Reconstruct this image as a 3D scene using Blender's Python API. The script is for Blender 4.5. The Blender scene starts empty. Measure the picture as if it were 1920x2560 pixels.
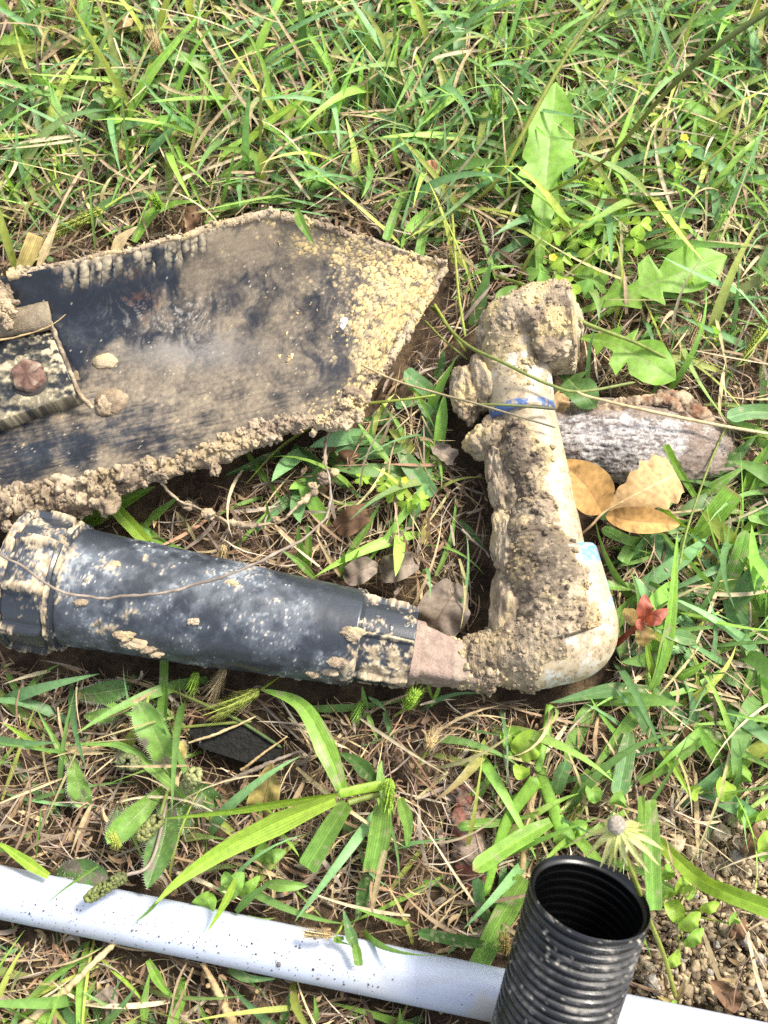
import bpy, math, random
import numpy as np

# ------------------------------------------------------------------ camera, sky, sun, exposure
SC = bpy.context.scene
COL = SC.collection
TILT = math.radians(17.0)          # camera looks almost straight down, leaning up the picture
DIST = 0.50                        # metres from lens to the ground at the picture centre
VFOV = math.radians(58.0)
TV = math.tan(VFOV / 2)
CF = np.array([0, math.sin(TILT), -math.cos(TILT)])
CU = np.array([0, math.cos(TILT), math.sin(TILT)])
CR = np.array([1.0, 0, 0])
CP = -DIST * CF

cam_d = bpy.data.cameras.new('camera')
cam = bpy.data.objects.new('camera', cam_d)
COL.objects.link(cam)
cam.location = CP
cam.rotation_euler = (TILT, 0, 0)
cam_d.sensor_fit = 'VERTICAL'
cam_d.sensor_height = 24
cam_d.lens = 12 / TV
cam_d.clip_start = 0.005
cam_d.clip_end = 500
cam_d.dof.use_dof = True
cam_d.dof.focus_distance = 0.47
cam_d.dof.aperture_fstop = 9.0
SC.camera = cam

SUN_EL, SUN_AZ = math.radians(50), math.radians(38)   # azimuth measured from +x towards +y
world = bpy.data.worlds.new('World')
SC.world = world
world.use_nodes = True
wn = world.node_tree
wn.nodes.clear()
wo = wn.nodes.new('ShaderNodeOutputWorld')
wb = wn.nodes.new('ShaderNodeBackground')
ws = wn.nodes.new('ShaderNodeTexSky')
ws.sky_type = 'NISHITA'
ws.sun_disc = False
ws.sun_elevation = SUN_EL
ws.sun_rotation = math.pi / 2 - SUN_AZ
ws.dust_density = 3.0
ws.air_density = 1.0
wb.inputs['Strength'].default_value = 0.15
hs = wn.nodes.new('ShaderNodeHueSaturation')      # thin white cloud takes most of the blue out
hs.inputs['Saturation'].default_value = 0.45
wn.links.new(ws.outputs[0], hs.inputs['Color'])
wn.links.new(hs.outputs[0], wb.inputs['Color'])
wn.links.new(wb.outputs[0], wo.inputs['Surface'])

sun_d = bpy.data.lights.new('sun', 'SUN')
sun_d.energy = 2.8
sun_d.angle = math.radians(11)
sun_d.color = (1.0, 0.93, 0.80)
sun = bpy.data.objects.new('sun', sun_d)
COL.objects.link(sun)
sun.rotation_euler = (0, math.pi / 2 - SUN_EL, SUN_AZ)
sun.location = (1, 1, 2)

SC.view_settings.view_transform = 'Standard'
SC.view_settings.look = 'None'
SC.view_settings.exposure = 1.27
SC.view_settings.gamma = 1.0
SC.cycles.use_denoising = False
SC.cycles.max_bounces = 8

# ------------------------------------------------------------------ numeric helpers
RNG = np.random.default_rng(7)

def at(px, py, z=0.0):
    """point at height z seen at photograph position px, py"""
    xn = (px - 960) / 1280 * TV
    yn = (1280 - py) / 1280 * TV
    d = xn * CR + yn * CU + CF
    return CP + d * ((z - CP[2]) / d[2])

def mpp(px, py, z=0.0):
    """metres covered by one photograph pixel there"""
    yn = (1280 - py) / 1280 * TV
    return (z - CP[2]) / (yn * CU[2] + CF[2]) * TV / 1280

def topx(P):
    q = P - CP
    d = q @ CF
    return 960 + (q @ CR) / d / TV * 1280, 1280 - (q @ CU) / d / TV * 1280

def _hash(ix, iy, iz, seed):
    h = (ix.astype(np.uint32) * np.uint32(374761393) + iy.astype(np.uint32) * np.uint32(668265263)
         + iz.astype(np.uint32) * np.uint32(3266489917) + np.uint32((seed * 1274126177) & 0xffffffff))
    h = (h ^ (h >> np.uint32(13))) * np.uint32(1274126177)
    h = (h ^ (h >> np.uint32(16))) * np.uint32(2246822519)
    h = h ^ (h >> np.uint32(15))
    return h.astype(np.float64) / 4294967295.0

def vnoise(P, seed=0):
    f = np.floor(P)
    w = P - f
    w = w * w * w * (w * (w * 6 - 15) + 10)
    i = f.astype(np.int64)
    x, y, z = i[..., 0], i[..., 1], i[..., 2]
    out = 0
    for dx in (0, 1):
        wx = w[..., 0] if dx else 1 - w[..., 0]
        for dy in (0, 1):
            wy = w[..., 1] if dy else 1 - w[..., 1]
            for dz in (0, 1):
                wz = w[..., 2] if dz else 1 - w[..., 2]
                out = out + wx * wy * wz * _hash(x + dx, y + dy, z + dz, seed)
    return out * 2 - 1

def fbm(P, freq, octv=4, seed=0, gain=0.5, scale=(1, 1, 1)):
    P = np.asarray(P, float) * np.array(scale) * freq
    a, s, n = 1.0, 0, 0
    for k in range(octv):
        s = s + a * vnoise(P + 17.3 * k, seed + k * 7)
        n += a
        a *= gain
        P = P * 2.03
    return s / n

def bil(P, freq, octv=3, seed=0, gain=0.55):
    """rounded crumbs parted by creases"""
    P = np.asarray(P, float) * freq
    a, s, n = 1.0, 0, 0
    for k in range(octv):
        s = s + a * np.abs(vnoise(P + 11.7 * k, seed + k * 5))
        n += a; a *= gain; P = P * 2.07
    return s / n * 3.2 - 1.0

def sst(a, b, x):
    t = np.clip((x - a) / (b - a), 0, 1)
    return t * t * (3 - 2 * t)

def lerp(a, b, t):
    return np.asarray(a) + (np.asarray(b) - np.asarray(a)) * t

def mixc(c, col, m):
    """blend colour array towards col by mask"""
    return c + (np.array(col) - c) * np.clip(m, 0, 1)[..., None]

def unit(v):
    return v / np.maximum(np.linalg.norm(v, axis=-1, keepdims=True), 1e-12)

def spline(pts, n):
    P = np.asarray(pts, float)
    if len(P) == 2:
        t = np.linspace(0, 1, n)[:, None]
        return P[0] + (P[1] - P[0]) * t
    L = np.r_[0, np.cumsum(np.linalg.norm(np.diff(P, axis=0), axis=1))]
    Q = np.vstack([2 * P[0] - P[1], P, 2 * P[-1] - P[-2]])
    s = np.linspace(0, L[-1], n)
    k = np.clip(np.searchsorted(L, s, side='right') - 1, 0, len(P) - 2)
    t = ((s - L[k]) / np.maximum(L[k + 1] - L[k], 1e-12))[:, None]
    a, b, c, d = Q[k], Q[k + 1], Q[k + 2], Q[k + 3]
    return 0.5 * (2 * b + (c - a) * t + (2 * a - 5 * b + 4 * c - d) * t ** 2 + (3 * b - a - 3 * c + d) * t ** 3)

def ptpx(pts, n, zscale=0.001):
    """smooth world path through (px, py, z in mm)"""
    return spline([at(p[0], p[1], p[2] * zscale) for p in pts], n)

# ------------------------------------------------------------------ mesh and object helpers
def make_mesh(name, V, F, mat, col=None, extra=None, smooth=True):
    V = np.ascontiguousarray(np.asarray(V, float).reshape(-1, 3))
    me = bpy.data.meshes.new(name)
    if isinstance(F, np.ndarray):
        k = F.shape[1]
        me.vertices.add(len(V))
        me.vertices.foreach_set('co', V.ravel())
        me.loops.add(F.size)
        me.loops.foreach_set('vertex_index', F.ravel().astype(np.int32))
        me.polygons.add(len(F))
        me.polygons.foreach_set('loop_start', np.arange(0, F.size, k, dtype=np.int32))
        me.update(calc_edges=True)
        me.validate(clean_customdata=False)
    else:
        me.from_pydata([tuple(v) for v in V], [], F)
    if smooth:
        me.polygons.foreach_set('use_smooth', np.ones(len(me.polygons), bool))
    if col is not None:
        col = np.asarray(col, float).reshape(-1, 3) if np.ndim(col) > 1 else np.tile(np.asarray(col, float), (len(V), 1))
        a = me.attributes.new('Col', 'FLOAT_COLOR', 'POINT')
        a.data.foreach_set('color', np.c_[np.clip(col, 0, 1), np.ones(len(col))].ravel())
    for k, v in (extra or {}).items():
        a = me.attributes.new(k, 'FLOAT', 'POINT')
        a.data.foreach_set('value', np.asarray(v, float).ravel())
    me.materials.append(mat)
    return me

def obj(name, V, F, mat, parent=None, **kw):
    o = bpy.data.objects.new(name, make_mesh(name, V, F, mat, **kw))
    COL.objects.link(o)
    o.parent = parent
    if parent is not None:
        o.matrix_parent_inverse = parent.matrix_basis.inverted()
    return o

def tag(o, label, cat, group=None, kind=None):
    o['label'] = label
    o['category'] = cat
    if group:
        o['group'] = group
    if kind:
        o['kind'] = kind
    return o

def thing(name, label, cat, loc, group=None):
    o = bpy.data.objects.new(name, None)
    COL.objects.link(o)
    o.location = loc
    o.empty_display_size = 0.01
    return tag(o, label, cat, group)

def grid_faces(n, m, wrap=False):
    i = np.arange(n - 1)[:, None]
    j = np.arange(m if wrap else m - 1)[None, :]
    j2 = (j + 1) % m
    return np.stack([i * m + j, i * m + j2, (i + 1) * m + j2, (i + 1) * m + j], -1).reshape(-1, 4)

def frames(P, up=(0.03, -0.2, 1.0)):
    T = unit(np.gradient(P, axis=0))
    S = unit(np.cross(T, np.array(up)))
    N = np.cross(S, T)
    return T, S, N

def sweep(P, r, m=32, h=None, flat=1.0, up=(0.03, -0.2, 1.0), close=True):
    """tube along P; r per row or (n, m); returns V (n*m), F, angles, normals"""
    n = len(P)
    T, S, N = frames(P, up)
    ph = np.arange(m) / m * 2 * math.pi
    R = np.broadcast_to(np.asarray(r, float).reshape(n, -1), (n, m)).copy()
    if h is not None:
        R = R + h
    if close:
        R[0] *= 0.001
        R[-1] *= 0.001
    D = np.cos(ph)[None, :, None] * S[:, None] + flat * np.sin(ph)[None, :, None] * N[:, None]
    V = P[:, None] + D * R[..., None]
    return V, grid_faces(n, m, True), ph

def strip(P, WL, WR, fold=0.2, nx=2, roll=0.0, cup=0.0, wav=0.0, seed=0, js=None):
    """leaf sheet along P with left/right half widths"""
    n = len(P)
    T, S, N = frames(P)
    roll = np.broadcast_to(roll, (n,))
    c, s_ = np.cos(roll)[:, None], np.sin(roll)[:, None]
    S, N = S * c + N * s_, N * c - S * s_
    js = np.arange(-nx, nx + 1) / nx if js is None else np.array(js)
    W = np.where(js[None, :] < 0, WL[:, None], WR[:, None])
    lift = fold * np.abs(js)[None, :] * W + cup * (js[None, :] ** 2) * W
    if wav:
        ph = np.linspace(0, 1, n)[:, None] * 17 + seed
        lift = lift + wav * W * np.abs(js)[None, :] * np.sin(ph + js[None, :] * 2.1)
    V = P[:, None] + S[:, None] * (W * js[None, :])[..., None] + N[:, None] * lift[..., None]
    return V, grid_faces(n, len(js)), js

def ico(sub):
    t = (1 + 5 ** 0.5) / 2
    v = [(-1, t, 0), (1, t, 0), (-1, -t, 0), (1, -t, 0), (0, -1, t), (0, 1, t), (0, -1, -t), (0, 1, -t), (t, 0, -1), (t, 0, 1), (-t, 0, -1), (-t, 0, 1)]
    f = [(0, 11, 5), (0, 5, 1), (0, 1, 7), (0, 7, 10), (0, 10, 11), (1, 5, 9), (5, 11, 4), (11, 10, 2), (10, 7, 6), (7, 1, 8), (3, 9, 4), (3, 4, 2), (3, 2, 6), (3, 6, 8), (3, 8, 9), (4, 9, 5), (2, 4, 11), (6, 2, 10), (8, 6, 7), (9, 8, 1)]
    v = [np.array(q) / np.linalg.norm(q) for q in v]
    for _ in range(sub):
        cache, nf = {}, []
        def mid(a, b):
            k = (min(a, b), max(a, b))
            if k not in cache:
                q = v[a] + v[b]
                v.append(q / np.linalg.norm(q))
                cache[k] = len(v) - 1
            return cache[k]
        for a, b, c in f:
            ab, bc, ca = mid(a, b), mid(b, c), mid(c, a)
            nf += [(a, ab, ca), (b, bc, ab), (c, ca, bc), (ab, bc, ca)]
        f = nf
    return np.array(v), np.array(f)
ICO = {k: ico(k) for k in (0, 1, 2, 3, 4, 5)}

class Acc:
    """gathers pieces of one part"""
    def __init__(self):
        self.V, self.F, self.C, self.n = [], [], [], 0
    def add(self, V, F, col):
        V = np.asarray(V).reshape(-1, 3)
        col = np.asarray(col, float)
        if col.ndim == 1:
            col = np.tile(col, (len(V), 1))
        self.V.append(V); self.F.append(np.asarray(F) + self.n); self.C.append(col.reshape(-1, 3)); self.n += len(V)
    def build(self, name, mat, parent=None, **kw):
        return obj(name, np.vstack(self.V), np.vstack(self.F), mat, parent, col=np.vstack(self.C), **kw)

def inpoly(x, y, poly):
    poly = np.asarray(poly)
    r = np.zeros(np.shape(x), bool)
    j = len(poly) - 1
    for i in range(len(poly)):
        xi, yi, xj, yj = *poly[i], *poly[j]
        c = ((yi > y) != (yj > y)) & (x < (xj - xi) * (y - yi) / (yj - yi + 1e-15) + xi)
        r ^= c
        j = i
    return r

# ------------------------------------------------------------------ materials
def nodes(name):
    m = bpy.data.materials.new(name)
    m.use_nodes = True
    t = m.node_tree
    return m, t, t.nodes['Principled BSDF'], t.nodes['Material Output']

def painted(name, rough=0.8, bump=0.3, bscale=900, var=0.25, vscale=500, spec=0.5, rough_attr=False, coat=0.0, dist=0.0006):
    """colour from the object's own painted stains, with fine grain and relief"""
    m, t, b, out = nodes(name)
    L = t.links.new
    a = t.nodes.new('ShaderNodeAttribute'); a.attribute_name = 'Col'
    tc = t.nodes.new('ShaderNodeTexCoord')
    nz = t.nodes.new('ShaderNodeTexNoise'); nz.inputs['Scale'].default_value = vscale; nz.inputs['Detail'].default_value = 5
    L(tc.outputs['Object'], nz.inputs['Vector'])
    mr = t.nodes.new('ShaderNodeMapRange')
    mr.inputs['From Min'].default_value = 0.25; mr.inputs['From Max'].default_value = 0.75
    mr.inputs['To Min'].default_value = 1 - var; mr.inputs['To Max'].default_value = 1 + var
    L(nz.outputs['Fac'], mr.inputs['Value'])
    mx = t.nodes.new('ShaderNodeVectorMath'); mx.operation = 'SCALE'
    L(a.outputs['Color'], mx.inputs[0]); L(mr.outputs['Result'], mx.inputs['Scale'])
    L(mx.outputs[0], b.inputs['Base Color'])
    b.inputs['Roughness'].default_value = rough
    b.inputs['Specular IOR Level'].default_value = spec
    if rough_attr:
        ra = t.nodes.new('ShaderNodeAttribute'); ra.attribute_name = 'Rough'
        L(ra.outputs['Fac'], b.inputs['Roughness'])
    if bump:
        n2 = t.nodes.new('ShaderNodeTexNoise'); n2.inputs['Scale'].default_value = bscale; n2.inputs['Detail'].default_value = 4
        L(tc.outputs['Object'], n2.inputs['Vector'])
        bp = t.nodes.new('ShaderNodeBump'); bp.inputs['Strength'].default_value = bump; bp.inputs['Distance'].default_value = dist
        L(n2.outputs['Fac'], bp.inputs['Height']); L(bp.outputs[0], b.inputs['Normal'])
    return m

def leafy(name, rough=0.42, trans=0.35, var=0.2, vscale=350, bump=0.15):
    m, t, b, out = nodes(name)
    L = t.links.new
    a = t.nodes.new('ShaderNodeAttribute'); a.attribute_name = 'Col'
    tc = t.nodes.new('ShaderNodeTexCoord')
    nz = t.nodes.new('ShaderNodeTexNoise'); nz.inputs['Scale'].default_value = vscale; nz.inputs['Detail'].default_value = 4
    L(tc.outputs['Object'], nz.inputs['Vector'])
    mr = t.nodes.new('ShaderNodeMapRange')
    mr.inputs['From Min'].default_value = 0.25; mr.inputs['From Max'].default_value = 0.75
    mr.inputs['To Min'].default_value = 1 - var; mr.inputs['To Max'].default_value = 1 + var
    L(nz.outputs['Fac'], mr.inputs['Value'])
    mx = t.nodes.new('ShaderNodeVectorMath'); mx.operation = 'SCALE'
    L(a.outputs['Color'], mx.inputs[0]); L(mr.outputs['Result'], mx.inputs['Scale'])
    L(mx.outputs[0], b.inputs['Base Color'])
    b.inputs['Roughness'].default_value = rough
    b.inputs['Specular IOR Level'].default_value = 0.32
    ac = t.nodes.new('ShaderNodeAttribute'); ac.attribute_name = 'Ac'
    def mth(op, x, y):
        q = t.nodes.new('ShaderNodeMath'); q.operation = op
        for i_, v_ in enumerate((x, y)):
            if v_ is None: continue
            if isinstance(v_, (int, float)): q.inputs[i_].default_value = v_
            else: L(v_, q.inputs[i_])
        return q.outputs[0]
    vein = mth('MULTIPLY', mth('SINE', mth('MULTIPLY', ac.outputs['Fac'], 26.0), None), 0.14)
    L(mth('MULTIPLY', mr.outputs['Result'], mth('ADD', vein, 1.0)), mx.inputs['Scale'])
    tr = t.nodes.new('ShaderNodeBsdfTranslucent')
    gm = t.nodes.new('ShaderNodeVectorMath'); gm.operation = 'MULTIPLY'; gm.inputs[1].default_value = (1.35, 1.35, 0.6)
    L(mx.outputs[0], gm.inputs[0]); L(gm.outputs[0], tr.inputs['Color'])
    ms = t.nodes.new('ShaderNodeMixShader'); ms.inputs[0].default_value = trans
    L(b.outputs[0], ms.inputs[1]); L(tr.outputs[0], ms.inputs[2]); L(ms.outputs[0], out.inputs['Surface'])
    if bump:
        bp = t.nodes.new('ShaderNodeBump'); bp.inputs['Strength'].default_value = bump; bp.inputs['Distance'].default_value = 0.0005
        L(nz.outputs['Fac'], bp.inputs['Height']); L(bp.outputs[0], b.inputs['Normal'])
    return m

M_LEAF = leafy('fresh_leaf', rough=0.48)
M_DRY = leafy('dry_leaf', rough=0.75, trans=0.12, var=0.3)
M_STRAW = painted('dry_straw', rough=0.8, bump=0.0, var=0.35, vscale=260)
M_SOIL = painted('soil', rough=1.0, bump=0.9, bscale=700, var=0.5, vscale=300, spec=0.2, dist=0.0015)
M_MUD = painted('mud', rough=0.82, bump=0.55, bscale=1300, var=0.22, vscale=800, spec=0.4, dist=0.0009)
M_STEEL = painted('muddy_steel', rough_attr=True, bump=0.4, bscale=1300, var=0.18, vscale=1200, dist=0.0003)
M_BLACK = painted('black_plastic', rough_attr=True, bump=0.15, bscale=1400, var=0.2, vscale=900, dist=0.0003)
M_PVC = painted('white_plastic', rough_attr=True, bump=0.1, bscale=1500, var=0.05, vscale=600, dist=0.0002)
M_WOOD = painted('weathered_wood', rough=0.9, bump=0.6, bscale=1300, var=0.3, vscale=900, spec=0.25)
M_CRUMB = painted('crumbs', rough=0.95, bump=0.5, bscale=2200, var=0.3, vscale=1500, spec=0.3)

# ------------------------------------------------------------------ ground
def ground_z(x, y):
    P = np.stack([x, y, np.zeros_like(x)], -1)
    return 0.0028 * fbm(P, 22, 3, 5) + 0.0012 * fbm(P, 120, 3, 9) - 0.002

def axis_steps(a, b, n, far):
    out = far ** (np.linspace(0, 1, 26)[1:]) - 1
    out = out / out[-1] * 60
    return np.r_[a - out[::-1], np.linspace(a, b, n), b + out]

gx = axis_steps(-0.36, 0.36, 420, 3e4)
gy = axis_steps(-0.36, 0.50, 480, 3e4)
GX, GY = np.meshgrid(gx, gy, indexing='ij')
GZ = ground_z(GX, GY)
GP = np.stack([GX, GY, GZ], -1)
gpx, gpy = topx(GP)
bare = sst(1480, 1640, gpx) * sst(1960, 2120, gpy) * (np.abs(GX) < 0.4)
n1 = fbm(GP, 60, 5, 31); n2 = fbm(GP, 260, 3, 77)
gc = lerp((0.045, 0.03, 0.02), (0.11, 0.075, 0.045), sst(-0.4, 0.5, n1)[..., None])
gc = mixc(gc, (0.44, 0.34, 0.19), bare * sst(-0.1, 0.35, n2 + 0.4 * n1))
gc = mixc(gc, (0.16, 0.11, 0.07), bare * 0.45)
GP[..., 2] += bare * 0.0028 * sst(-0.1, 0.4, n2)
ground = obj('ground', GP, grid_faces(len(gx), len(gy))[:, ::-1].copy(), M_SOIL, col=gc)
tag(ground, 'dark brown soil under the lawn, bare and crumbly at lower right', 'ground', kind='structure')

# ------------------------------------------------------------------ shovel
STEEL = (0.012, 0.015, 0.022)
FILM = (0.20, 0.165, 0.125)
OCHRE = (0.50, 0.38, 0.17)
MUDC = (0.27, 0.215, 0.155)

def mud_colour(P, seed, ochre=0.35, dark=0.5):
    a = fbm(P, 90, 4, seed); b = fbm(P, 420, 4, seed + 3); c = fbm(P, 1100, 2, seed + 8)
    col = lerp((0.165, 0.122, 0.082), (0.37, 0.295, 0.20), sst(-0.5, 0.5, 0.45 * b + 0.9 * fbm(P, 60, 3, seed + 6))[..., None])
    col = mixc(col, (0.47, 0.36, 0.18), ochre * 1.6 * sst(0.0, 0.4, a + 0.35 * c))
    col = mixc(col, (0.085, 0.06, 0.045), dark * sst(0.2, 0.6, -0.6 * b - 0.6 * a + 0.25 * c))
    return col

def clod(name, c, rad, parent, seed, ochre=0.35, sub=5, rough=0.32, dark=0.5, mat=None):
    v, f = ICO[sub]
    d = fbm(v + seed * 3.1, 1.1, 3, seed) * rough * 1.25 + fbm(v + seed, 3.2, 3, seed + 1, 0.45) * rough * 0.45 + bil(v * np.array(rad) / np.mean(rad) + seed, 7.0, 2, seed + 1, 0.5) * rough * 0.07
    V = np.array(c) + v * (1 + d)[:, None] * np.array(rad)
    return obj(name, V, f, mat or M_MUD, parent, col=mud_colour(V, seed, ochre, dark))

shovel = thing('shovel', 'mud-caked black steel shovel blade with a rusty bolt in its socket', 'shovel', at(40, 900, 0.0))

TOPL = [(-420, 770, 42), (-120, 716, 42), (20, 688, 42), (200, 652, 41), (450, 592, 39), (600, 550, 36), (680, 531, 35), (745, 545, 34), (900, 592, 29), (1020, 630, 25), (1116, 660, 22)]
BOTL = [(-420, 1380, 42), (-120, 1305, 42), (60, 1258, 42), (300, 1195, 41), (600, 1118, 38), (780, 1066, 36), (882, 1026, 34), (940, 960, 30), (1010, 850, 27), (1070, 750, 24), (1116, 664, 22)]
NU, NV = 430, 210
def bypx(tab, n):
    P = np.array(tab, float)
    L = np.r_[0, np.cumsum(np.linalg.norm(np.diff(P[:, :2], axis=0), axis=1))]
    L = L / L[-1]
    s = np.linspace(0, 1, n)
    Q = np.stack([np.interp(s, L, P[:, k]) for k in range(3)], -1)
    ker = np.ones(7) / 7
    Qs = Q.copy()
    for k in range(3):
        pad = np.r_[np.repeat(Q[0, k], 3), Q[:, k], np.repeat(Q[-1, k], 3)]
        Qs[:, k] = np.convolve(pad, ker, 'valid')
    Qs[0], Qs[-1] = Q[0], Q[-1]
    return Qs
TE, BE = bypx(TOPL, NU), bypx(BOTL, NU)
TW = np.array([at(x, y, z * 0.001) for x, y, z in TE])
BW = np.array([at(x, y, z * 0.001) for x, y, z in BE])
vv = np.linspace(0, 1, NV)
uu = np.linspace(0, 1, NU)
depth = 0.033 * (1 - sst(0.55, 1.0, uu) * 0.88)
prof = np.where(vv < 0.22, 1 - 0.78 * (1 - (1 - vv / 0.22) ** 1.6), 0)     # steep upper wall
prof = np.where(vv >= 0.22, 0.22 * ((vv - 0.55) / 0.33) ** 2 * (vv < 0.55) + 1.0 * (np.clip(vv - 0.55, 0, 1) / 0.45) ** 1.9, prof)
BL = TW[:, None] * (1 - vv)[None, :, None] + BW[:, None] * vv[None, :, None]
BL[..., 2] -= depth[:, None] * (1 - prof)[None, :]
BL[..., 2] = np.maximum(BL[..., 2], 0.006)
bx, by = topx(BL)

# stain layout along the blade: x, y, film cover, ochre crust
CT = [(40, 720, .25, 0), (120, 680, .1, 0), (250, 665, .25, .05), (380, 630, .2, .1), (460, 600, .65, .1), (120, 760, 0, 0), (230, 760, 0, 0), (330, 730, .05, 0), (420, 690, .25, 0), (250, 820, 0, 0),
      (400, 650, .2, 0), (180, 850, .2, 0), (350, 830, .4, 0), (450, 800, .5, 0), (480, 700, .95, 0), (560, 620, .95, .1), (680, 560, .95, .35), (620, 700, .62, 0), (560, 760, .58, 0), (500, 830, .55, 0),
      (640, 800, .55, 0), (700, 660, .7, .15), (760, 700, .75, .25), (800, 600, .9, .45), (760, 570, .9, .45), (900, 620, .9, .62), (850, 700, .6, .42), (820, 760, .5, .25), (900, 760, .6, .5), (700, 760, .6, .05),
      (1000, 650, .7, .62), (1060, 665, .35, .42), (1100, 670, .8, .8), (980, 720, .7, .72), (1040, 740, .8, .78), (1000, 800, .85, .8), (940, 850, .8, .72), (930, 800, .75, .65), (900, 900, .7, .5), (960, 900, .8, .7),
      (860, 850, .5, .25), (850, 920, .45, .2), (880, 980, .8, .62), (800, 870, .55, .1), (750, 900, .7, .03), (650, 870, .9, 0), (550, 900, .95, 0), (400, 910, .95, 0), (300, 900, .9, 0), (350, 960, .9, 0),
      (500, 960, .9, 0), (600, 950, .85, 0), (700, 960, .7, 0), (760, 980, .55, 0), (820, 960, .48, .1), (700, 1010, .55, 0), (600, 1030, .62, 0), (500, 1040, .6, 0), (400, 1040, .5, 0), (300, 1060, .45, 0),
      (200, 1060, .55, 0), (100, 1080, .45, 0), (100, 1140, .24, 0), (200, 1130, .26, 0), (300, 1110, .34, 0), (400, 1100, .4, 0), (500, 1090, .55, 0), (600, 1080, .75, 0), (700, 1050, .8, .1), (800, 1020, .85, .4),
      (300, 1170, .8, 0), (150, 1220, .8, 0), (0, 1200, .4, 0), (-200, 1000, .4, 0), (-100, 800, .4, 0)]
CT = np.array(CT, float)
cov = np.zeros_like(bx); och = np.zeros_like(bx); wt = np.zeros_like(bx)
for x, y, a, b in CT:
    w = 1 / ((bx - x) ** 2 + (by - y) ** 2 + 300) ** 2
    cov += w * a; och += w * b; wt += w
cov /= wt; och /= wt
ax = np.stack([bx * 0.97 - by * 0.22, bx * 0.22 + by * 0.97, bx * 0], -1) / 100.0    # along / across the blade
st = fbm(ax, 1.0, 5, 3, 0.66, (2.6, 20, 1))
stf = fbm(ax, 2.4, 4, 13, 0.65, (0.9, 14.0, 1))
iso = fbm(ax, 2.2, 5, 23, 0.62)
fine = fbm(ax, 14, 4, 33, 0.65)
swx = ax.copy(); swx[..., 0] += 0.5 * fbm(ax, 1.3, 2, 41); swx[..., 1] += 0.7 * fbm(ax, 1.3, 2, 43)
swirl = fbm(swx, 2.2, 4, 47, 0.6, (3.0, 1.0, 1))
low = sst(930, 1000, by)
thin = fbm(swx, 5.5, 4, 53, 0.65, (2.6, 1.0, 1))
tex = lerp(0.45 * iso + 0.40 * swirl + 0.35 * thin, 0.40 * st + 0.22 * stf + 0.42 * iso + 0.2 * thin, low)
soft = lerp(0.42, 0.38, low)
film = sst(-soft, soft, (cov - 0.5) * 1.35 + tex * 0.85) ** 1.15
crust = sst(-0.12, 0.42, (och - 0.5) * 1.25 + 0.5 * iso + 0.6 * fine + 0.25 * vnoise(ax * 40, 3))
rimtop = sst(0.018, 0.0, vv[None, :] * np.ones((NU, 1)))
drip = sst(0.075, 0.03, vv[None, :] + 0.03 * fbm(np.stack([bx / 9, bx * 0, bx * 0], -1), 1, 2, 5)) * (fbm(np.stack([bx / 8, by / 120, bx * 0], -1), 1.0, 2, 3) > 0.08) * sst(130, 170, bx) * sst(560, 480, bx)
drip = drip * sst(-0.5, 0.2, fine)
col = np.tile(np.array(STEEL), bx.shape + (1,)).astype(float)
haze_ = sst(-0.2, 0.5, iso + 0.4 * fine) * 0.16
col = mixc(col, (0.10, 0.125, 0.16), haze_)
rust = sst(0.05, 0.4, iso * 0.9 + 0.6 * fine + 0.85 * np.exp(-((bx - 345) / 60) ** 2 - ((by - 745) / 60) ** 2) - 0.45)
col = mixc(col, (0.09, 0.042, 0.028), 0.8 * rust * (cov < 0.5))
filmc = lerp((0.07, 0.057, 0.043), (0.225, 0.18, 0.125), sst(-0.45, 0.5, 0.2 * st + 0.5 * iso + 0.4 * fine)[..., None])
filmc = mixc(filmc, (0.32, 0.25, 0.165), sst(700, 560, by) * sst(380, 520, bx) * 0.55)
filmc = mixc(filmc, (0.22, 0.21, 0.20), 0.6 * np.exp(-((bx - 470) / 170) ** 2 - ((by - 880) / 45) ** 2))
col = mixc(col, 0, film * 0) * (1 - (film * 0.93)[..., None]) + filmc * (film * 0.93)[..., None]
streak = sst(0.25, 0.5, fbm(swx, 9, 3, 57, 0.6, (3.5, 0.8, 1)) + 0.35 * swirl) * np.exp(-((bx - 440) / 130) ** 2 - ((by - 800) / 60) ** 2)
col = mixc(col, (0.30, 0.29, 0.27), 0.75 * streak)
col = mixc(col, (0.44, 0.37, 0.25), drip)
oc = lerp((0.38, 0.26, 0.10), (0.66, 0.49, 0.21), sst(-0.4, 0.5, fine)[..., None])
oc = mixc(oc, (0.36, 0.29, 0.19), sst(-0.1, 0.35, swirl) * 0.7)
oc = mixc(oc, (0.04, 0.045, 0.05), 0.85 * sst(0.22, 0.42, 0.7 * st - 0.5 * fine + 0.1))
col = col * (1 - crust[..., None]) + oc * crust[..., None]
col = mixc(col, (0.30, 0.24, 0.16), rimtop * sst(-0.4, 0.1, iso) * (bx > 130))
speck = (vnoise(ax * 60, 71) > 0.93) * sst(-0.1, 0.2, vnoise(ax * 3, 5))
col = mixc(col, (0.5, 0.45, 0.36), speck * 0.8)
vfine = fbm(ax, 34, 2, 39, 0.6)
h = film * 0.00012 + crust * (0.0003 + 0.00022 * fine + 0.00022 * vfine + 0.0007 * iso) + drip * 0.0006 + 0.0002 * film * stf
h += 0.0003 * fine * film * low + 0.0001 * vfine * film
ridge = sst(0.10, 0.02, vv)[None, :] * 0.0012 * np.clip(np.sin(bx / 5.2 + fbm(ax, 2, 2, 3) * 2), 0, 1) * sst(130, 170, bx) * sst(540, 480, bx)
h += ridge
edge = np.minimum(1, np.minimum(np.minimum(vv, 1 - vv)[None, :] * 60, (1 - uu)[:, None] * 60))
Nb = unit(np.cross(np.gradient(BL, axis=0), np.gradient(BL, axis=1)))
Nb *= np.sign(Nb[..., 2:3] + 1e-9)
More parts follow.
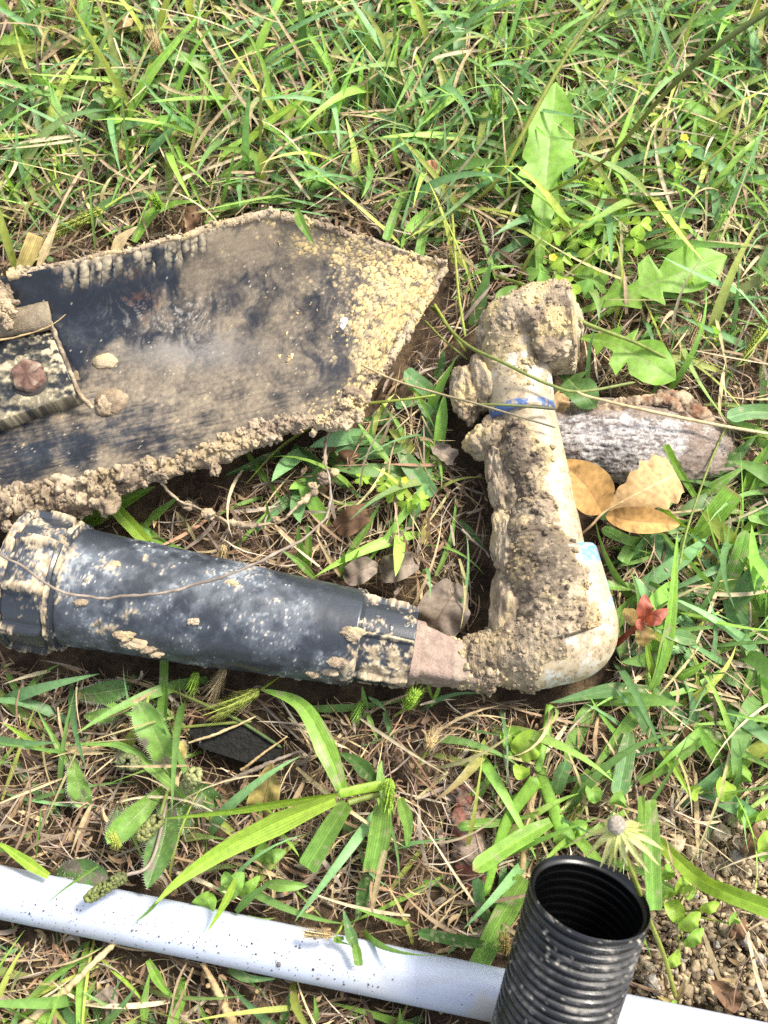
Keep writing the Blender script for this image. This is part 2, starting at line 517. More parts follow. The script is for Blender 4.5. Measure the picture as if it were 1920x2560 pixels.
Vb = BL + Nb * (h * edge)[..., None]
rough = 0.30 + 0.22 * film + 0.4 * crust + 0.12 * fine
wet = np.exp(-((bx - 430) / 330) ** 2 - ((by - 850) / 110) ** 2)
rough = np.clip(rough - 0.42 * wet * (1 - crust), 0.14, 0.95)
blade = obj('blade', Vb, grid_faces(NU, NV)[:, ::-1].copy(), M_STEEL, shovel, col=col, extra={'Rough': rough})
sol = blade.modifiers.new('thickness', 'SOLIDIFY'); sol.thickness = 0.0022; sol.offset = -1

# crumbling mud along the lower edge, the tip and the upper rim
def edge_mud(name, pts, rpx, seed, ochre, m=36, n=420, amp=0.3, dark=0.45):
    tab = np.array(TOPL if seed in (14, 17, 19) else BOTL, float)
    pts = [(x, y, float(np.interp(x, tab[:, 0], tab[:, 2])) - (6 if seed in (5, 19) and y > 740 else 0)) for x, y, z in pts]
    P = ptpx(pts, n)
    P = P + 0.0015 * np.stack([fbm(P, 60, 2, seed + k) for k in range(3)], -1)
    r = np.interp(np.linspace(0, 1, n), np.linspace(0, 1, len(rpx)), rpx) * 0.00021
    V, F, ph = sweep(P, r, m)
    ctr = P[:, None]
    d = fbm(V, 70, 3, seed) * 0.9 + bil(V, 240, 4, seed + 5, 0.6) * 0.6
    V = ctr + (V - ctr) * (1 + amp * d)[..., None]
    o = obj(name, V, F, M_MUD, shovel, col=mud_colour(V, seed, ochre, dark))
    A = Acc(); rr = np.random.default_rng(seed)
    for _ in range(int(n * 1.1)):
        i = rr.integers(2, n - 2); big_ = rr.random() ** 2.2
        s_ = r[i] * (0.08 + 0.5 * big_) + 0.00025
        v, f = ICO[3] if s_ > 0.002 else ICO[2] if s_ > 0.0009 else ICO[1]
        v = v * (1 + 0.55 * vnoise(v * 1.5 + rr.uniform(0, 99), 2) + 0.30 * vnoise(v * 4 + rr.uniform(0, 99), 3))[:, None] * rr.uniform(0.7, 1.3, 3)
        off = rr.normal(0, 0.55, 3) * r[i]; off[2] = abs(off[2])
        A.add(P[i] + off + v * s_, f, (0, 0, 0))
    allc = mud_colour(np.vstack(A.V), seed, ochre, dark * 0.6)
    A.C = [allc]
    o2 = A.build('mud_crumbs', M_MUD, shovel); o2['kind'] = 'stuff'
    return o
edge_mud('mud_crust', [(40, 1268, 24), (160, 1248, 27), (300, 1205, 28), (450, 1165, 28), (600, 1112, 29), (700, 1075, 29), (800, 1050, 28)], [28, 42, 30, 20, 27, 25, 14], 3, 0.2)
edge_mud('mud_crust', [(-60, 1290, 22), (60, 1262, 22), (150, 1275, 20), (230, 1262, 20)], [34, 42, 34, 16], 5, 0.1, n=160)
edge_mud('mud_crust', [(780, 1062, 27), (850, 1040, 27), (890, 1010, 27), (905, 985, 27)], [14, 26, 28, 8], 8, 0.9, n=160, dark=0.15)
edge_mud('mud_crust', [(890, 1012, 26), (960, 925, 25), (1010, 848, 24), (1065, 756, 23), (1112, 672, 23)], [12, 9, 12, 8, 10], 11, 1.0, n=260, m=20, dark=0.1)
edge_mud('mud_crust', [(1113, 665, 23), (1020, 634, 24), (900, 597, 25), (790, 562, 26), (700, 540, 27)], [9, 7, 9, 12, 14], 14, 0.8, n=260, m=20, dark=0.2)
edge_mud('mud_crust', [(700, 538, 27), (640, 545, 28), (560, 562, 29), (450, 594, 30), (300, 630, 30), (150, 660, 31), (20, 690, 31)], [16, 12, 9, 7, 6, 6, 14], 17, 0.35, n=300, m=20)
edge_mud('mud_crust', [(-40, 700, 28), (10, 760, 22), (20, 820, 16)], [30, 26, 10], 19, 0.2, n=90)

def blade_at(px, py):
    k = np.argmin((bx - px) ** 2 + (by - py) ** 2)
    return Vb.reshape(-1, 3)[k]

# yellow crumbs of clay lying on the blade
cr = Acc()
rr = np.random.default_rng(5)
spots = [(870, 815, 55, 40), (860, 800, 30, 26), (835, 840, 30, 24), (745, 790, 12, 8), (720, 895, 30, 26), (690, 905, 16, 12), (785, 720, 12, 8), (930, 870, 45, 26), (960, 860, 30, 14), (890, 890, 18, 16), (870, 930, 26, 12), (790, 770, 16, 10), (715, 620, 14, 14), (700, 610, 10, 6), (642, 920, 8, 5), (905, 700, 24, 20), (980, 770, 90, 90), (860, 640, 60, 60), (830, 1030, 40, 34), (850, 760, 70, 20), (1000, 720, 90, 70), (780, 860, 120, 40), (640, 700, 140, 26), (420, 640, 160, 20)]
for sx, sy, sr, k in spots:
    for _ in range(int(k * (1.4 if sr < 56 else 4))):
        q = rr.normal(0, 0.45, 2) * sr
        p = blade_at(sx + q[0], sy + q[1] * 0.8)
        s = 0.0003 + 0.0013 * rr.random() ** 2 if sr < 56 else 0.00016 + 0.0013 * rr.random() ** 5
        v, f = ICO[1] if s > 0.0006 else ICO[0]
        d = 1 + 0.9 * vnoise(v * 1.9 + rr.uniform(0, 99), 3)
        cc = lerp((0.36, 0.26, 0.12), (0.68, 0.53, 0.28), rr.random()) * rr.uniform(0.75, 1.1)
        cr.add(p + [0, 0, s * 0.5] + v * d[:, None] * s * rr.uniform(0.7, 1.3, 3), f, cc)
o = cr.build('clay_crumbs', M_CRUMB, shovel, smooth=False); o['kind'] = 'stuff'
p = blade_at(858, 808)
clod('limestone_bit', p + [0, 0, 0.001], (0.0034, 0.0046, 0.002), shovel, 91, 0, 3, 0.35, 0, painted('limestone', 0.9, 0.3, 1500, 0.08)).data.attributes['Col'].data.foreach_set('color', np.tile([0.62, 0.6, 0.56, 1.0], len(ICO[3][0])))

# socket plate with its folded flange, bolt head and mud-covered rivets
soc = obj('socket', *(lambda: (np.zeros((3, 3)), np.array([[0, 1, 2]])))(), M_STEEL, shovel, col=STEEL, extra={'Rough': np.ones(3)})
def slab(quad, z0, z1, n=70, m=70, bulge=0.0):
    """raised plate over a photo quadrilateral (corner order: top-left, top-right, bottom-right, bottom-left)"""
    s, t = np.meshgrid(np.linspace(0, 1, n), np.linspace(0, 1, m), indexing='ij')
    q = np.array(quad, float)
    X = (q[0] * ((1 - s) * (1 - t))[..., None] + q[1] * (s * (1 - t))[..., None] + q[2] * (s * t)[..., None] + q[3] * ((1 - s) * t)[..., None])
    Z = z1 + bulge * np.sin(t * math.pi)
    e = np.minimum(np.minimum(s, 1 - s), np.minimum(t, 1 - t))
    Z = np.where(e <= 0, z0, Z)
    P = np.stack([at(a, b, c) for a, b, c in zip(X.ravel(), Y.ravel(), Z.ravel())]) if False else None
    xn = (X[..., 0] - 960) / 1280 * TV; yn = (1280 - X[..., 1]) / 1280 * TV
    d = xn[..., None] * CR + yn[..., None] * CU + CF
    return CP + d * ((z1 - CP[2]) / d[..., 2])[..., None] + np.stack([0 * Z, 0 * Z, Z - z1], -1), X, s, t
Vp, X, s, t = slab([(-260, 880), (124, 812), (198, 986), (-230, 1135)], 0.008, 0.0215, 150, 90, 0.0035)
q = np.stack([X[..., 0] / 60, X[..., 1] / 60, 0 * s], -1)
nn = fbm(q, 2.0, 5, 9, 0.62, (1, 2.2, 1)); n3 = fbm(q, 8, 3, 19)
Vp[..., 2] += 0.0006 * nn + 0.0003 * n3
cc = np.tile(np.array((0.014, 0.016, 0.018)), s.shape + (1,))
cc = mixc(cc, (0.20, 0.17, 0.11), sst(-0.15, 0.35, nn + 0.25 * n3 + 0.35 * (t - 0.45)) * 0.85)
cc = mixc(cc, (0.40, 0.34, 0.22), sst(0.12, 0.4, nn * 0.8 + n3 * 0.5 + 0.35 * sst(0.85, 1, s) + 0.15 * sst(0.2, 0, t) - 0.12))
soc.data = make_mesh('socket', Vp, grid_faces(150, 90)[:, ::-1].copy(), M_STEEL, cc, {'Rough': 0.35 + 0.4 * sst(-0.2, 0.3, nn)})
P = ptpx([(-260, 868, 25), (-60, 822, 26), (60, 800, 26.5), (112, 790, 26.5), (128, 788, 26)], 120)
V, F, ph = sweep(P, np.full(120, 0.0078), 28, flat=0.6)
q = fbm(V, 150, 4, 5); V = V + unit(V - P[:, None]) * (0.0007 * q)[..., None]
obj('flange', V, F, M_MUD, soc, col=mixc(mud_colour(V, 61, 0.25, 0.5), (0.12, 0.10, 0.07), np.full(q.shape, 0.55)))
P = ptpx([(122, 800, 23.5), (150, 866, 24), (176, 930, 23.5), (200, 986, 21.5), (232, 1022, 15)], 100)
V, F, ph = sweep(P, np.linspace(0.0013, 0.0012, 100), 16)
V = V + (0.0006 * fbm(V, 260, 3, 8))[..., None]
obj('rim', V, F, M_MUD, soc, col=mixc(mud_colour(V, 63, 0.2, 0.8), (0.07, 0.055, 0.04), sst(-0.2, 0.4, fbm(V, 200, 3, 4))))
c = at(70, 940, 0.0262)
ang = np.arange(36) / 36 * 2 * math.pi
rings = []
for rr_, zz in ((0.0001, 0.0022), (0.0055, 0.0022), (0.0078, 0.0021), (0.0086, 0.0016), (0.0092, -0.001), (0.0094, -0.004)):
    hexr = rr_ * (np.where(rr_ > 0.006, 0.93 / np.cos((ang + 0.25) % (math.pi / 3) - math.pi / 6), 1.0)) * (1 + 0.05 * fbm(np.stack([np.cos(ang), np.sin(ang), ang * 0], -1), 2, 2, 4))
    rings.append(np.stack([c[0] + hexr * np.cos(ang), c[1] + hexr * np.sin(ang), np.full(36, c[2] + zz)], -1))
V = np.stack(rings); V[1:3, :, 2] += 0.0002 * fbm(V[1:3], 300, 2, 2)
tilt = (V[..., 1] - c[1]) * 0.12; V[..., 2] += tilt
bc = lerp((0.07, 0.036, 0.026), (0.17, 0.095, 0.072), sst(-0.5, 0.4, fbm(V, 600, 4, 3))[..., None])
bc = mixc(bc, (0.36, 0.30, 0.22), sst(0.1, 0.4, fbm(V, 300, 3, 8)) * 0.7)
bolt = obj('bolt', V, grid_faces(6, 36, True), M_MUD, soc, col=bc, smooth=False); bolt['label'] = 'rusty hexagonal bolt head'
c2 = np.stack([np.array([c[0] + 0.0115 * np.cos(a) * w, c[1] + 0.0115 * np.sin(a) * w, c[2] - 0.003 + (0.0012 if w < 1 else -0.001)]) for w in (0.6, 0.9, 1.0, 1.04) for a in ang]).reshape(4, 36, 3)
obj('washer', c2, grid_faces(4, 36, True), M_MUD, soc, col=(0.035, 0.03, 0.028))
for i, (x, y, a, b, zz, oc_) in enumerate([(262, 905, .0075, .0055, .0035, .5), (280, 1010, .0085, .0080, .0060, .1), (268, 1020, .006, .007, .0068, .1), (300, 1003, .006, .005, .005, .15), (222, 978, .0018, .0016, .0014, .7), (340, 810, .0018, .0014, .0012, .7)]):
    clod('mud_lump', blade_at(x, y) + [0, 0, zz * 0.15], (a, b, zz), shovel, 30 + i, oc_, 4, 0.16, 0.25)
P = np.array([blade_at(180 + 85 * k / 20, 935 + 25 * math.sin(k / 20 * 3.0) + 25 * k / 20) for k in range(21)])
P[:, 2] += 0.0005
V, F, ph = sweep(spline(P, 60), 0.0048 * (1 - 0.55 * np.linspace(0, 1, 60)), 22, flat=0.35)
V[..., 2] += 0.0008 * fbm(V, 160, 3, 3)
obj('mud_lump', V, F, M_MUD, shovel, col=mixc(mud_colour(V, 71, 0.2, 0.3), (0.15, 0.115, 0.075), np.full(V.shape[:2], 0.45)))
# wooden handle, out of the picture, seated in the socket
P = spline([at(-160, 985, 0.030), at(-900, 1080, 0.034), at(-3000, 1350, 0.04)], 40)
V, F, ph = sweep(P, np.full(40, 0.017), 24)
obj('handle', V, F, M_WOOD, shovel, col=(0.32, 0.22, 0.12))

# ------------------------------------------------------------------ broken sprinkler with its fittings
spr = thing('sprinkler_assembly', 'black sprinkler body joined by a mud-caked elbow to white plastic pipe fittings', 'sprinkler', at(700, 1560, 0))

def black_paint(V, seed, tan=0.0, chalk=1.0):
    a = fbm(V, 45, 4, seed); b = fbm(V, 220, 4, seed + 3, 0.6); c = fbm(V, 900, 3, seed + 7, 0.6); e = fbm(V, 480, 3, seed + 11, 0.6)
    col = np.tile(np.array((0.014, 0.017, 0.023)), V.shape[:-1] + (1,))
    col = mixc(col, (0.13, 0.15, 0.18), chalk * (0.10 + 0.45 * sst(-0.15, 0.5, a + 0.45 * b)))
    col = mixc(col, (0.30, 0.32, 0.33), chalk * sst(0.28, 0.6, a * 0.7 + e * 0.55) * 0.6)
    col = mixc(col, (0.58, 0.56, 0.50), chalk * sst(0.44, 0.58, c * 0.6 + b * 0.55 + 0.4 * a))
    sp = vnoise(V * 1500, seed + 2)
    col = mixc(col, (0.55, 0.53, 0.48), chalk * sst(0.84, 0.94, sp) * sst(0.05, 0.4, a) * 0.8)
    t_ = sst(0.1, 0.34, b * 0.6 + 0.5 * a + 0.3 * c + tan - 0.27)
    tc = lerp((0.24, 0.185, 0.12), (0.50, 0.41, 0.27), sst(-0.4, 0.5, e)[..., None])
    col = col * (1 - t_[..., None]) + tc * t_[..., None]
    return col, np.clip(0.27 + 0.2 * sst(-0.3, 0.4, a + b) + 0.45 * t_, 0.2, 0.95), t_

A0, A1 = at(95, 1450, 0.0335), at(905, 1597, 0.0285)
def sp_axis(t):
    return A0 + (A1 - A0) * np.asarray(t)[..., None]
LEN = np.linalg.norm(A1 - A0)
n = 340
tt = np.linspace(0.105, 1.0, n)
r = np.interp(tt, [0.10, 0.125, 0.15, 0.5, 0.93, 0.985, 1.0], [0.0275, 0.0293, 0.0290, 0.0270, 0.0238, 0.0236, 0.0212])
P = sp_axis(tt)
V, F, ph = sweep(P, r, 180)
tanw = 0.42 * sst(0.90, 0.99, tt)[:, None] + 0.25 * sst(0.17, 0.11, tt)[:, None] + 0.0 * ph[None, :]
tanw = tanw + 0.28 * np.exp(-((tt[:, None] - 0.33) / 0.06) ** 2 - ((ph[None, :] - 1.1) / 0.5) ** 2)   # patch towards the lower side
tanw = tanw + 0.22 * np.exp(-((tt[:, None] - 0.38) / 0.09) ** 2 - ((ph[None, :] - 2.3) / 0.3) ** 2)
colb, rgh, tm = black_paint(V, 201, tanw)
V = V + unit(V - P[:, None]) * (tm * 0.0007 + 0.0003 * fbm(V, 80, 3, 4))[..., None]
body = obj('sprinkler_body', V, F, M_BLACK, spr, col=colb, extra={'Rough': rgh})
def tube(name, t0, t1, rad, mat_seed, parent, tan=0.1, ribs=0, amp=0.0, width=0.25, n=60, m=200, chalk=1.0, off=0.0, lump=0.0):
    tq = np.linspace(t0, t1, n)
    P = sp_axis(tq)
    rad = np.interp(np.linspace(0, 1, n), np.linspace(0, 1, len(rad)), rad)
    V, F, ph = sweep(P, rad, m, close=False)
    rib = sst(math.cos(width * math.pi), math.cos(width * math.pi * 0.7), np.cos(ribs * (ph + off))) if ribs else 0 * ph
    mid = np.sin(np.linspace(0, 1, n) * math.pi) ** 0.15
    V = V + unit(V - P[:, None]) * ((rib[None, :] * amp * mid[:, None]))[..., None]
    colr, rg, tm = black_paint(V, mat_seed, tan + 0.22 * (rib[None, :]), chalk)
    V = V + unit(V - P[:, None]) * (tm * (0.0006 + lump * fbm(V, 200, 4, mat_seed)))[..., None]
    V[0] = P[0] + (V[0] - P[0]) * 0.001; V[-1] = P[-1] + (V[-1] - P[-1]) * 0.001
    V = np.concatenate([V[:1], V[1:2] * 0.999 + 0.001 * P[0], V[1:]]) if False else V
    return obj(name, V, F, M_BLACK, parent, col=colr, extra={'Rough': rg})
tube('cap', -0.062, 0.092, [0.001, 0.030, 0.0318, 0.0322, 0.0322, 0.0322, 0.0322, 0.0322, 0.0322, 0.032, 0.0315], 221, body, 0.34, 9, 0.0026, 0.22, n=110, off=0.62, lump=0.0011)
tube('cap_rim', -0.054, -0.022, [0.0322, 0.0342, 0.0342, 0.0326], 223, body, 0.42, lump=0.001)
tube('groove_ring', 0.085, 0.112, [0.0292, 0.0308, 0.0302, 0.0292], 225, body, 0.50, lump=0.0025)
tube('groove_ring', 0.106, 0.122, [0.0295, 0.0312, 0.0312, 0.0295], 226, body, 0.30, lump=0.001)
tube('inlet', 0.985, 1.155, [0.0205, 0.0203, 0.0200, 0.0198, 0.0195, 0.0192], 231, body, 0.42, 6, 0.0022, 0.10, n=80, chalk=0.6, off=0.35, lump=0.0016)

for i, (t_, a_, sz) in enumerate([(0.33, 0.75, .0032), (0.36, 0.62, .0038), (0.40, 0.5, .0028), (0.42, 0.38, .0022), (0.26, 1.9, .002), (0.52, 1.2, .0018), (0.95, 0.9, .003), (0.97, 1.5, .0032), (0.93, 0.6, .0024), (0.88, 0.45, .002), (0.60, 2.0, .0018), (0.2, 1.2, .0022)]):
    pc = sp_axis(np.array(t_)); sd_ = unit(np.cross(A1 - A0, [0, 0, 1])); up_ = np.cross(sd_, unit(A1 - A0))
    rad_ = np.interp(t_, [0.12, 0.5, 1.0], [0.0293, 0.0270, 0.0236])
    clod('mud_lump', pc + (sd_ * math.cos(a_) + up_ * math.sin(a_)) * rad_, (sz * 1.6, sz, sz * 0.45), body, 700 + i, 0.4, 4, 0.45)

# reddish nipple
P = ptpx([(1020, 1632, 28), (1060, 1640, 27), (1140, 1662, 25), (1240, 1676, 23)], 120)
V, F, ph = sweep(P, np.interp(np.linspace(0, 1, 120), [0, .05, .12, .14, .6, 1], [.0150, .0150, .0148, .0132, .0100, .0095]), 80)
sq = 1 + 0.22 * np.abs(np.cos(2 * (ph + 0.5))) ** 6
V = P[:, None] + (V - P[:, None]) * sq[None, :, None]
mm = sst(-0.15, 0.35, fbm(V, 110, 4, 5) + 0.4 * fbm(V, 500, 3, 9))
V = V + unit(V - P[:, None]) * (mm * 0.0009)[..., None]
cc = lerp((0.17, 0.10, 0.085), (0.29, 0.19, 0.16), sst(-0.4, 0.4, fbm(V, 260, 4, 6))[..., None])
cc = mixc(cc, (0.33, 0.26, 0.20), 0.45 + mm * 0.5)
nip = obj('nipple', V, F, M_MUD, spr, col=cc * 0.85); nip['label'] = 'reddish plastic nipple smeared with mud'

NP_ = P
# white plastic fittings
WHITE = np.array((0.48, 0.48, 0.45)); BLUE = np.array((0.05, 0.17, 0.38))
def pvc_paint(V, seed, dirt=0.0):
    a = fbm(V, 60, 4, seed); b = fbm(V, 300, 4, seed + 3, 0.6); c = fbm(V, 1300, 3, seed + 5, 0.6)
    col = np.tile(WHITE, V.shape[:-1] + (1,))
    col = mixc(col, (0.40, 0.315, 0.185), 0.9 * sst(-0.3, 0.25, a * 0.8 + b * 0.45 + dirt))
    col = mixc(col, (0.30, 0.23, 0.15), 0.9 * sst(0.12, 0.34, b * 0.75 + c * 0.4 + dirt * 0.6))
    col = mixc(col, (0.05, 0.04, 0.03), 0.85 * sst(0.38, 0.52, c + 0.25 * b))
    return col
def blue_band(V, col, c, axis, w, seed, thr=0.0, BLUE=BLUE):
    d = (V - c) @ unit(np.array(axis))
    m = sst(w, w * 0.55, np.abs(d)) * sst(thr, thr + 0.2, fbm(V, 130, 3, seed) + 0.4 * fbm(V, 600, 3, seed + 1))
    m = m * 0.9 * (1 - 0.8 * sst(-0.02, 0.3, fbm(V, 420, 4, seed + 9, 0.65)))
    return mixc(col, BLUE, m)
def fillet(a, c, b, rad, n):
    """path a -> c -> b with a rounded corner"""
    a, b, c = map(np.array, (a, b, c))
    u, v = unit(a - c), unit(b - c)
    k = np.linspace(0, 1, n)
    q = [(1 - s) ** 2 * (c + u * rad) + 2 * s * (1 - s) * c + s ** 2 * (c + v * rad) for s in k]
    return np.vstack([np.linspace(a, c + u * rad, n, endpoint=False), q, np.linspace(c + v * rad, b, n + 1)[1:]])
E1 = fillet(at(1300, 1622, .024), at(1446, 1592, .024), at(1386, 1386, .025), 0.0085, 90)
V, F, ph = sweep(E1, np.interp(np.linspace(0, 1, len(E1)), [0, .02, .98, 1], [.0200, .0212, .0212, .0200]), 160)
cc = pvc_paint(V, 301, 0.20)
cc = blue_band(V, cc, at(1388, 1400, .025), at(1386, 1386, .025) - at(1446, 1592, .024), 0.010, 5, -0.5, np.array((0.08, 0.25, 0.46)))
cc = blue_band(V, cc, at(1415, 1500, .025), at(1386, 1386, .025) - at(1446, 1592, .024), 0.013, 15, -0.05, np.array((0.16, 0.30, 0.45)))
elb = obj('elbow', V, F, M_PVC, spr, col=cc, extra={'Rough': np.full(V.shape[:2], 0.5)}); elb['label'] = 'white elbow fitting with traces of blue primer'
PP = spline([at(1400, 1440, .026), at(1352, 1200, .027), at(1308, 1000, .027)], 240)
V, F, ph = sweep(PP, np.full(240, 0.0150), 140)
pip = obj('pipe', V, F, M_PVC, spr, col=pvc_paint(V, 311, 0.40), extra={'Rough': np.full(V.shape[:2], 0.55)})
E2 = fillet(at(1308, 1046, .027), at(1280, 838, .027), at(1436, 812, .033), 0.020, 90)
V, F, ph = sweep(E2, np.interp(np.linspace(0, 1, len(E2)), [0, .02, .3, .5, 1], [.0165, .0174, .0180, .0205, .0200]), 160)
cc = pvc_paint(V, 321, 0.26)
cc = blue_band(V, cc, at(1306, 1036, .027), at(1306, 1036, .027) - at(1290, 930, .027), 0.0030, 25, -0.5, np.array((0.02, 0.09, 0.28)))
el2 = obj('elbow', V, F, M_PVC, spr, col=cc, extra={'Rough': np.full(V.shape[:2], 0.45)}); el2['label'] = 'white elbow fitting packed with mud at its open end'

def crust_on(name, P, r, hfun, seed, ochre, m=200, dark=0.55, wetdark=0.0):
    n = len(P)
    V, F, ph = sweep(P, r, m, close=False)
    u = np.linspace(0, 1, n)[:, None]
    big = fbm(V, 55, 3, seed); med = fbm(V, 110, 4, seed + 4, 0.45); hi = bil(V, 420, 2, seed + 9, 0.5)
    hgt = hfun(u, np.degrees(ph)[None, :], big, med, hi)
    end = sst(0, 0.04, u) * sst(1, 0.96, u)
    hgt = hgt * end - 0.003 * (1 - end)
    V = V + unit(V - P[:, None]) * np.maximum(hgt, -0.004)[..., None]
    c_ = mud_colour(V, seed, ochre, dark)
    c_ = mixc(c_, (0.075, 0.056, 0.04), wetdark * sst(-0.38, 0.22, 0.8 * fbm(V, 75, 3, seed + 31) + 0.75 * fbm(V, 360, 4, seed + 33, 0.65)) * np.exp(-((np.degrees(ph)[None, :] - 118) / 50) ** 4))
    c_ = mixc(c_, (0.46, 0.36, 0.19), sst(0.0022, 0.0, hgt) * 0.6)
    o = obj(name, V, F, M_MUD, spr, col=c_)
    rr = np.random.default_rng(seed); A = Acc()
    Vf, hf, Cf, cen = V.reshape(-1, 3), hgt.ravel(), c_.reshape(-1, 3), np.broadcast_to(P[:, None], V.shape).reshape(-1, 3)
    up_ = unit(Vf - cen)
    idx = np.flatnonzero((hf > 0.0004) & (up_[:, 2] > -0.3))
    cols = []
    for i in rr.choice(idx, 1000):
        s_ = 0.0002 + 0.0013 * rr.random() ** 5
        v, f = ICO[2] if s_ > 0.0009 else ICO[1]
        v = v * (1 + 0.5 * vnoise(v * 1.5 + rr.uniform(0, 99), 2) + 0.25 * vnoise(v * 4 + rr.uniform(0, 99), 3))[:, None] * rr.uniform(0.7, 1.3, 3)
        A.add(Vf[i] + v * s_, f, np.clip(Cf[i] * rr.uniform(0.7, 1.25), 0, 1))
    o2 = A.build('mud_crumbs', M_MUD, spr); o2['kind'] = 'stuff'
    return o
def angw(ph, c, w):
    d = np.abs((ph - c + 180) % 360 - 180)
    return np.exp(-(d / w) ** 2)
crust_on('mud_crust', NP_[8:], np.interp(np.linspace(0, 1, 112), [0, .08, .6, 1], [.0142, .0128, .0100, .0095]), lambda u, ph, big, med, hi: -0.0006 + 0.0022 * sst(0.3, 0.9, u) + 0.0016 * big + 0.0016 * med + 0.0002 * hi, 431, 0.15, 120, 0.3)
VP = np.vstack([spline([at(1446, 1602, .024), at(1440, 1585, .024)], 30)[:-1], spline([at(1440, 1585, .024), at(1388, 1395, .025), at(1352, 1200, .027), at(1312, 1050, .027)], 430)])
rr_ = np.interp(np.linspace(0, 1, len(VP)), [0, .1, .38, .42, 1], [.0205, .0205, .0205, .0152, .0146])
crust_on('mud_crust', VP, rr_, lambda u, ph, big, med, hi:
         -0.0022 + 0.0110 * angw(ph, 145, 66) * (0.75 + 0.45 * sst(0.75, 0.35, u)) * (1 - 0.45 * sst(0.8, 1, u)) - 0.006 * angw(ph, 10, 42) + 0.0030 * big + 0.0028 * med + 0.0004 * hi, 401, 0.45, 260, 0.6, 0.9)
HP = spline([at(1160, 1664, .022), at(1260, 1645, .023), at(1400, 1610, .024)], 240)
crust_on('mud_crust', HP, np.interp(np.linspace(0, 1, 240), [0, .3, .6, .8, 1], [.0085, .0115, .0165, .0200, .0205]), lambda u, ph, big, med, hi:
         0.0018 + 0.004 * angw(ph, 120, 70) - 0.0085 * sst(0.55, 0.85, u) * angw(ph, 25, 60) + 0.002 * big + 0.0022 * med + 0.0003 * hi, 421, 0.25, 200, 0.55, 0.5)
UP = spline([at(1300, 1010, .027), at(1286, 930, .027), at(1290, 860, .028), at(1340, 826, .030), at(1440, 812, .034)], 300)
crust_on('mud_crust', UP, np.interp(np.linspace(0, 1, 300), [0, .3, .6, 1], [.0172, .0180, .0203, .0200]), lambda u, ph, big, med, hi:
         -0.0002 - 0.0006 * sst(0.5, 0.2, u) + 0.0058 * sst(0.38, 0.66, u) - 0.0012 * angw(ph, 170, 40) + 0.0030 * big + 0.0020 * med + 0.0002 * hi, 441, 0.6, 200, 0.4)
for i, (x, y, z, a, b, c, oc_) in enumerate([(1172, 985, 22, .0095, .0160, .012, .55), (1208, 960, 24, .008, .017, .012, .4), (1240, 1085, 26, .009, .010, .010, .3), (1205, 1110, 22, .0105, .0085, .010, .7), (1228, 840, 28, .009, .014, .012, .5), (1240, 1160, 26, .006, .012, .010, .3), (1150, 950, 20, .005, .007, .007, .5), (1292, 800, 44, .0105, .0085, .007, .5), (1385, 835, 46, .0135, .015, .0075, .35),
                                            (1428, 800, 38, .0065, .0125, .010, .3), (1282, 1520, 26, .0115, .024, .012, .3), (1280, 1370, 28, .0105, .024, .011, .4), (1268, 1240, 26, .009, .018, .010, .6), (1285, 1640, 23, .012, .011, .010, .15), (1300, 1575, 28, .012, .016, .011, .2), (1330, 1690, 22, .012, .006, .010, .1), (1262, 1130, 27, .006, .012, .009, .2)]):
    clod('mud_clod', at(x, y, z * 0.001), (a, b, c), spr, 460 + i, oc_, 5, 0.34)

# ------------------------------------------------------------------ white pipe
RP = 0.0113
pa, pb = at(-500, 2126, 0.0145), at(2500, 2748, 0.0145)
n = 900
P = pa + (pb - pa) * np.linspace(0, 1, n)[:, None]
V, F, ph = sweep(P, np.full(n, RP), 72)
px_, py_ = topx(V)
q = np.stack([px_ / 100, py_ / 100, V[..., 2] * 60], -1)
cc = np.tile(np.array((0.40, 0.44, 0.535)), V.shape[:2] + (1,))
lines = fbm(np.stack([px_ / 700, np.broadcast_to(ph * 9, px_.shape), 0 * px_], -1), 2.2, 4, 3, 0.7)
cc = cc * (1 + 0.06 * lines)[..., None]
cc = mixc(cc, (0.37, 0.39, 0.43), 0.5 * sst(0.2, 0.5, fbm(q, 0.6, 3, 8)))
cc = mixc(cc, (0.44, 0.43, 0.41), sst(55, 25, np.hypot(px_ - 1215, py_ - 2530) + 20 * fbm(q, 3, 3, 4)))
smear = sst(0.15, 0.5, fbm(np.stack([px_ / 260, py_ / 60, V[..., 2] * 80], -1), 1.0, 5, 21, 0.62)) * (0.25 + 0.6 * sst(0.35, -0.2, np.sin(ph))[None, :])
cc = mixc(cc, (0.27, 0.235, 0.19), smear * 0.8)
scr = sst(0.5, 0.62, fbm(np.stack([px_ / 160 + py_ / 40, py_ / 9, 0 * px_], -1), 1.0, 3, 27, 0.6))
cc = mixc(cc, (0.30, 0.31, 0.34), scr * 0.35)
wp = tag(obj('white_pipe', V, F, M_PVC, col=cc, extra={'Rough': np.full(V.shape[:2], 0.38)}), 'long bluish white plastic pipe sprinkled with dirt, lying across the lower grass', 'pipe')
dots = Acc(); rr = np.random.default_rng(12)
Tp = unit(pb - pa); Sp = unit(np.cross(Tp, [0, 0, 1])); Np = np.cross(Sp, Tp)
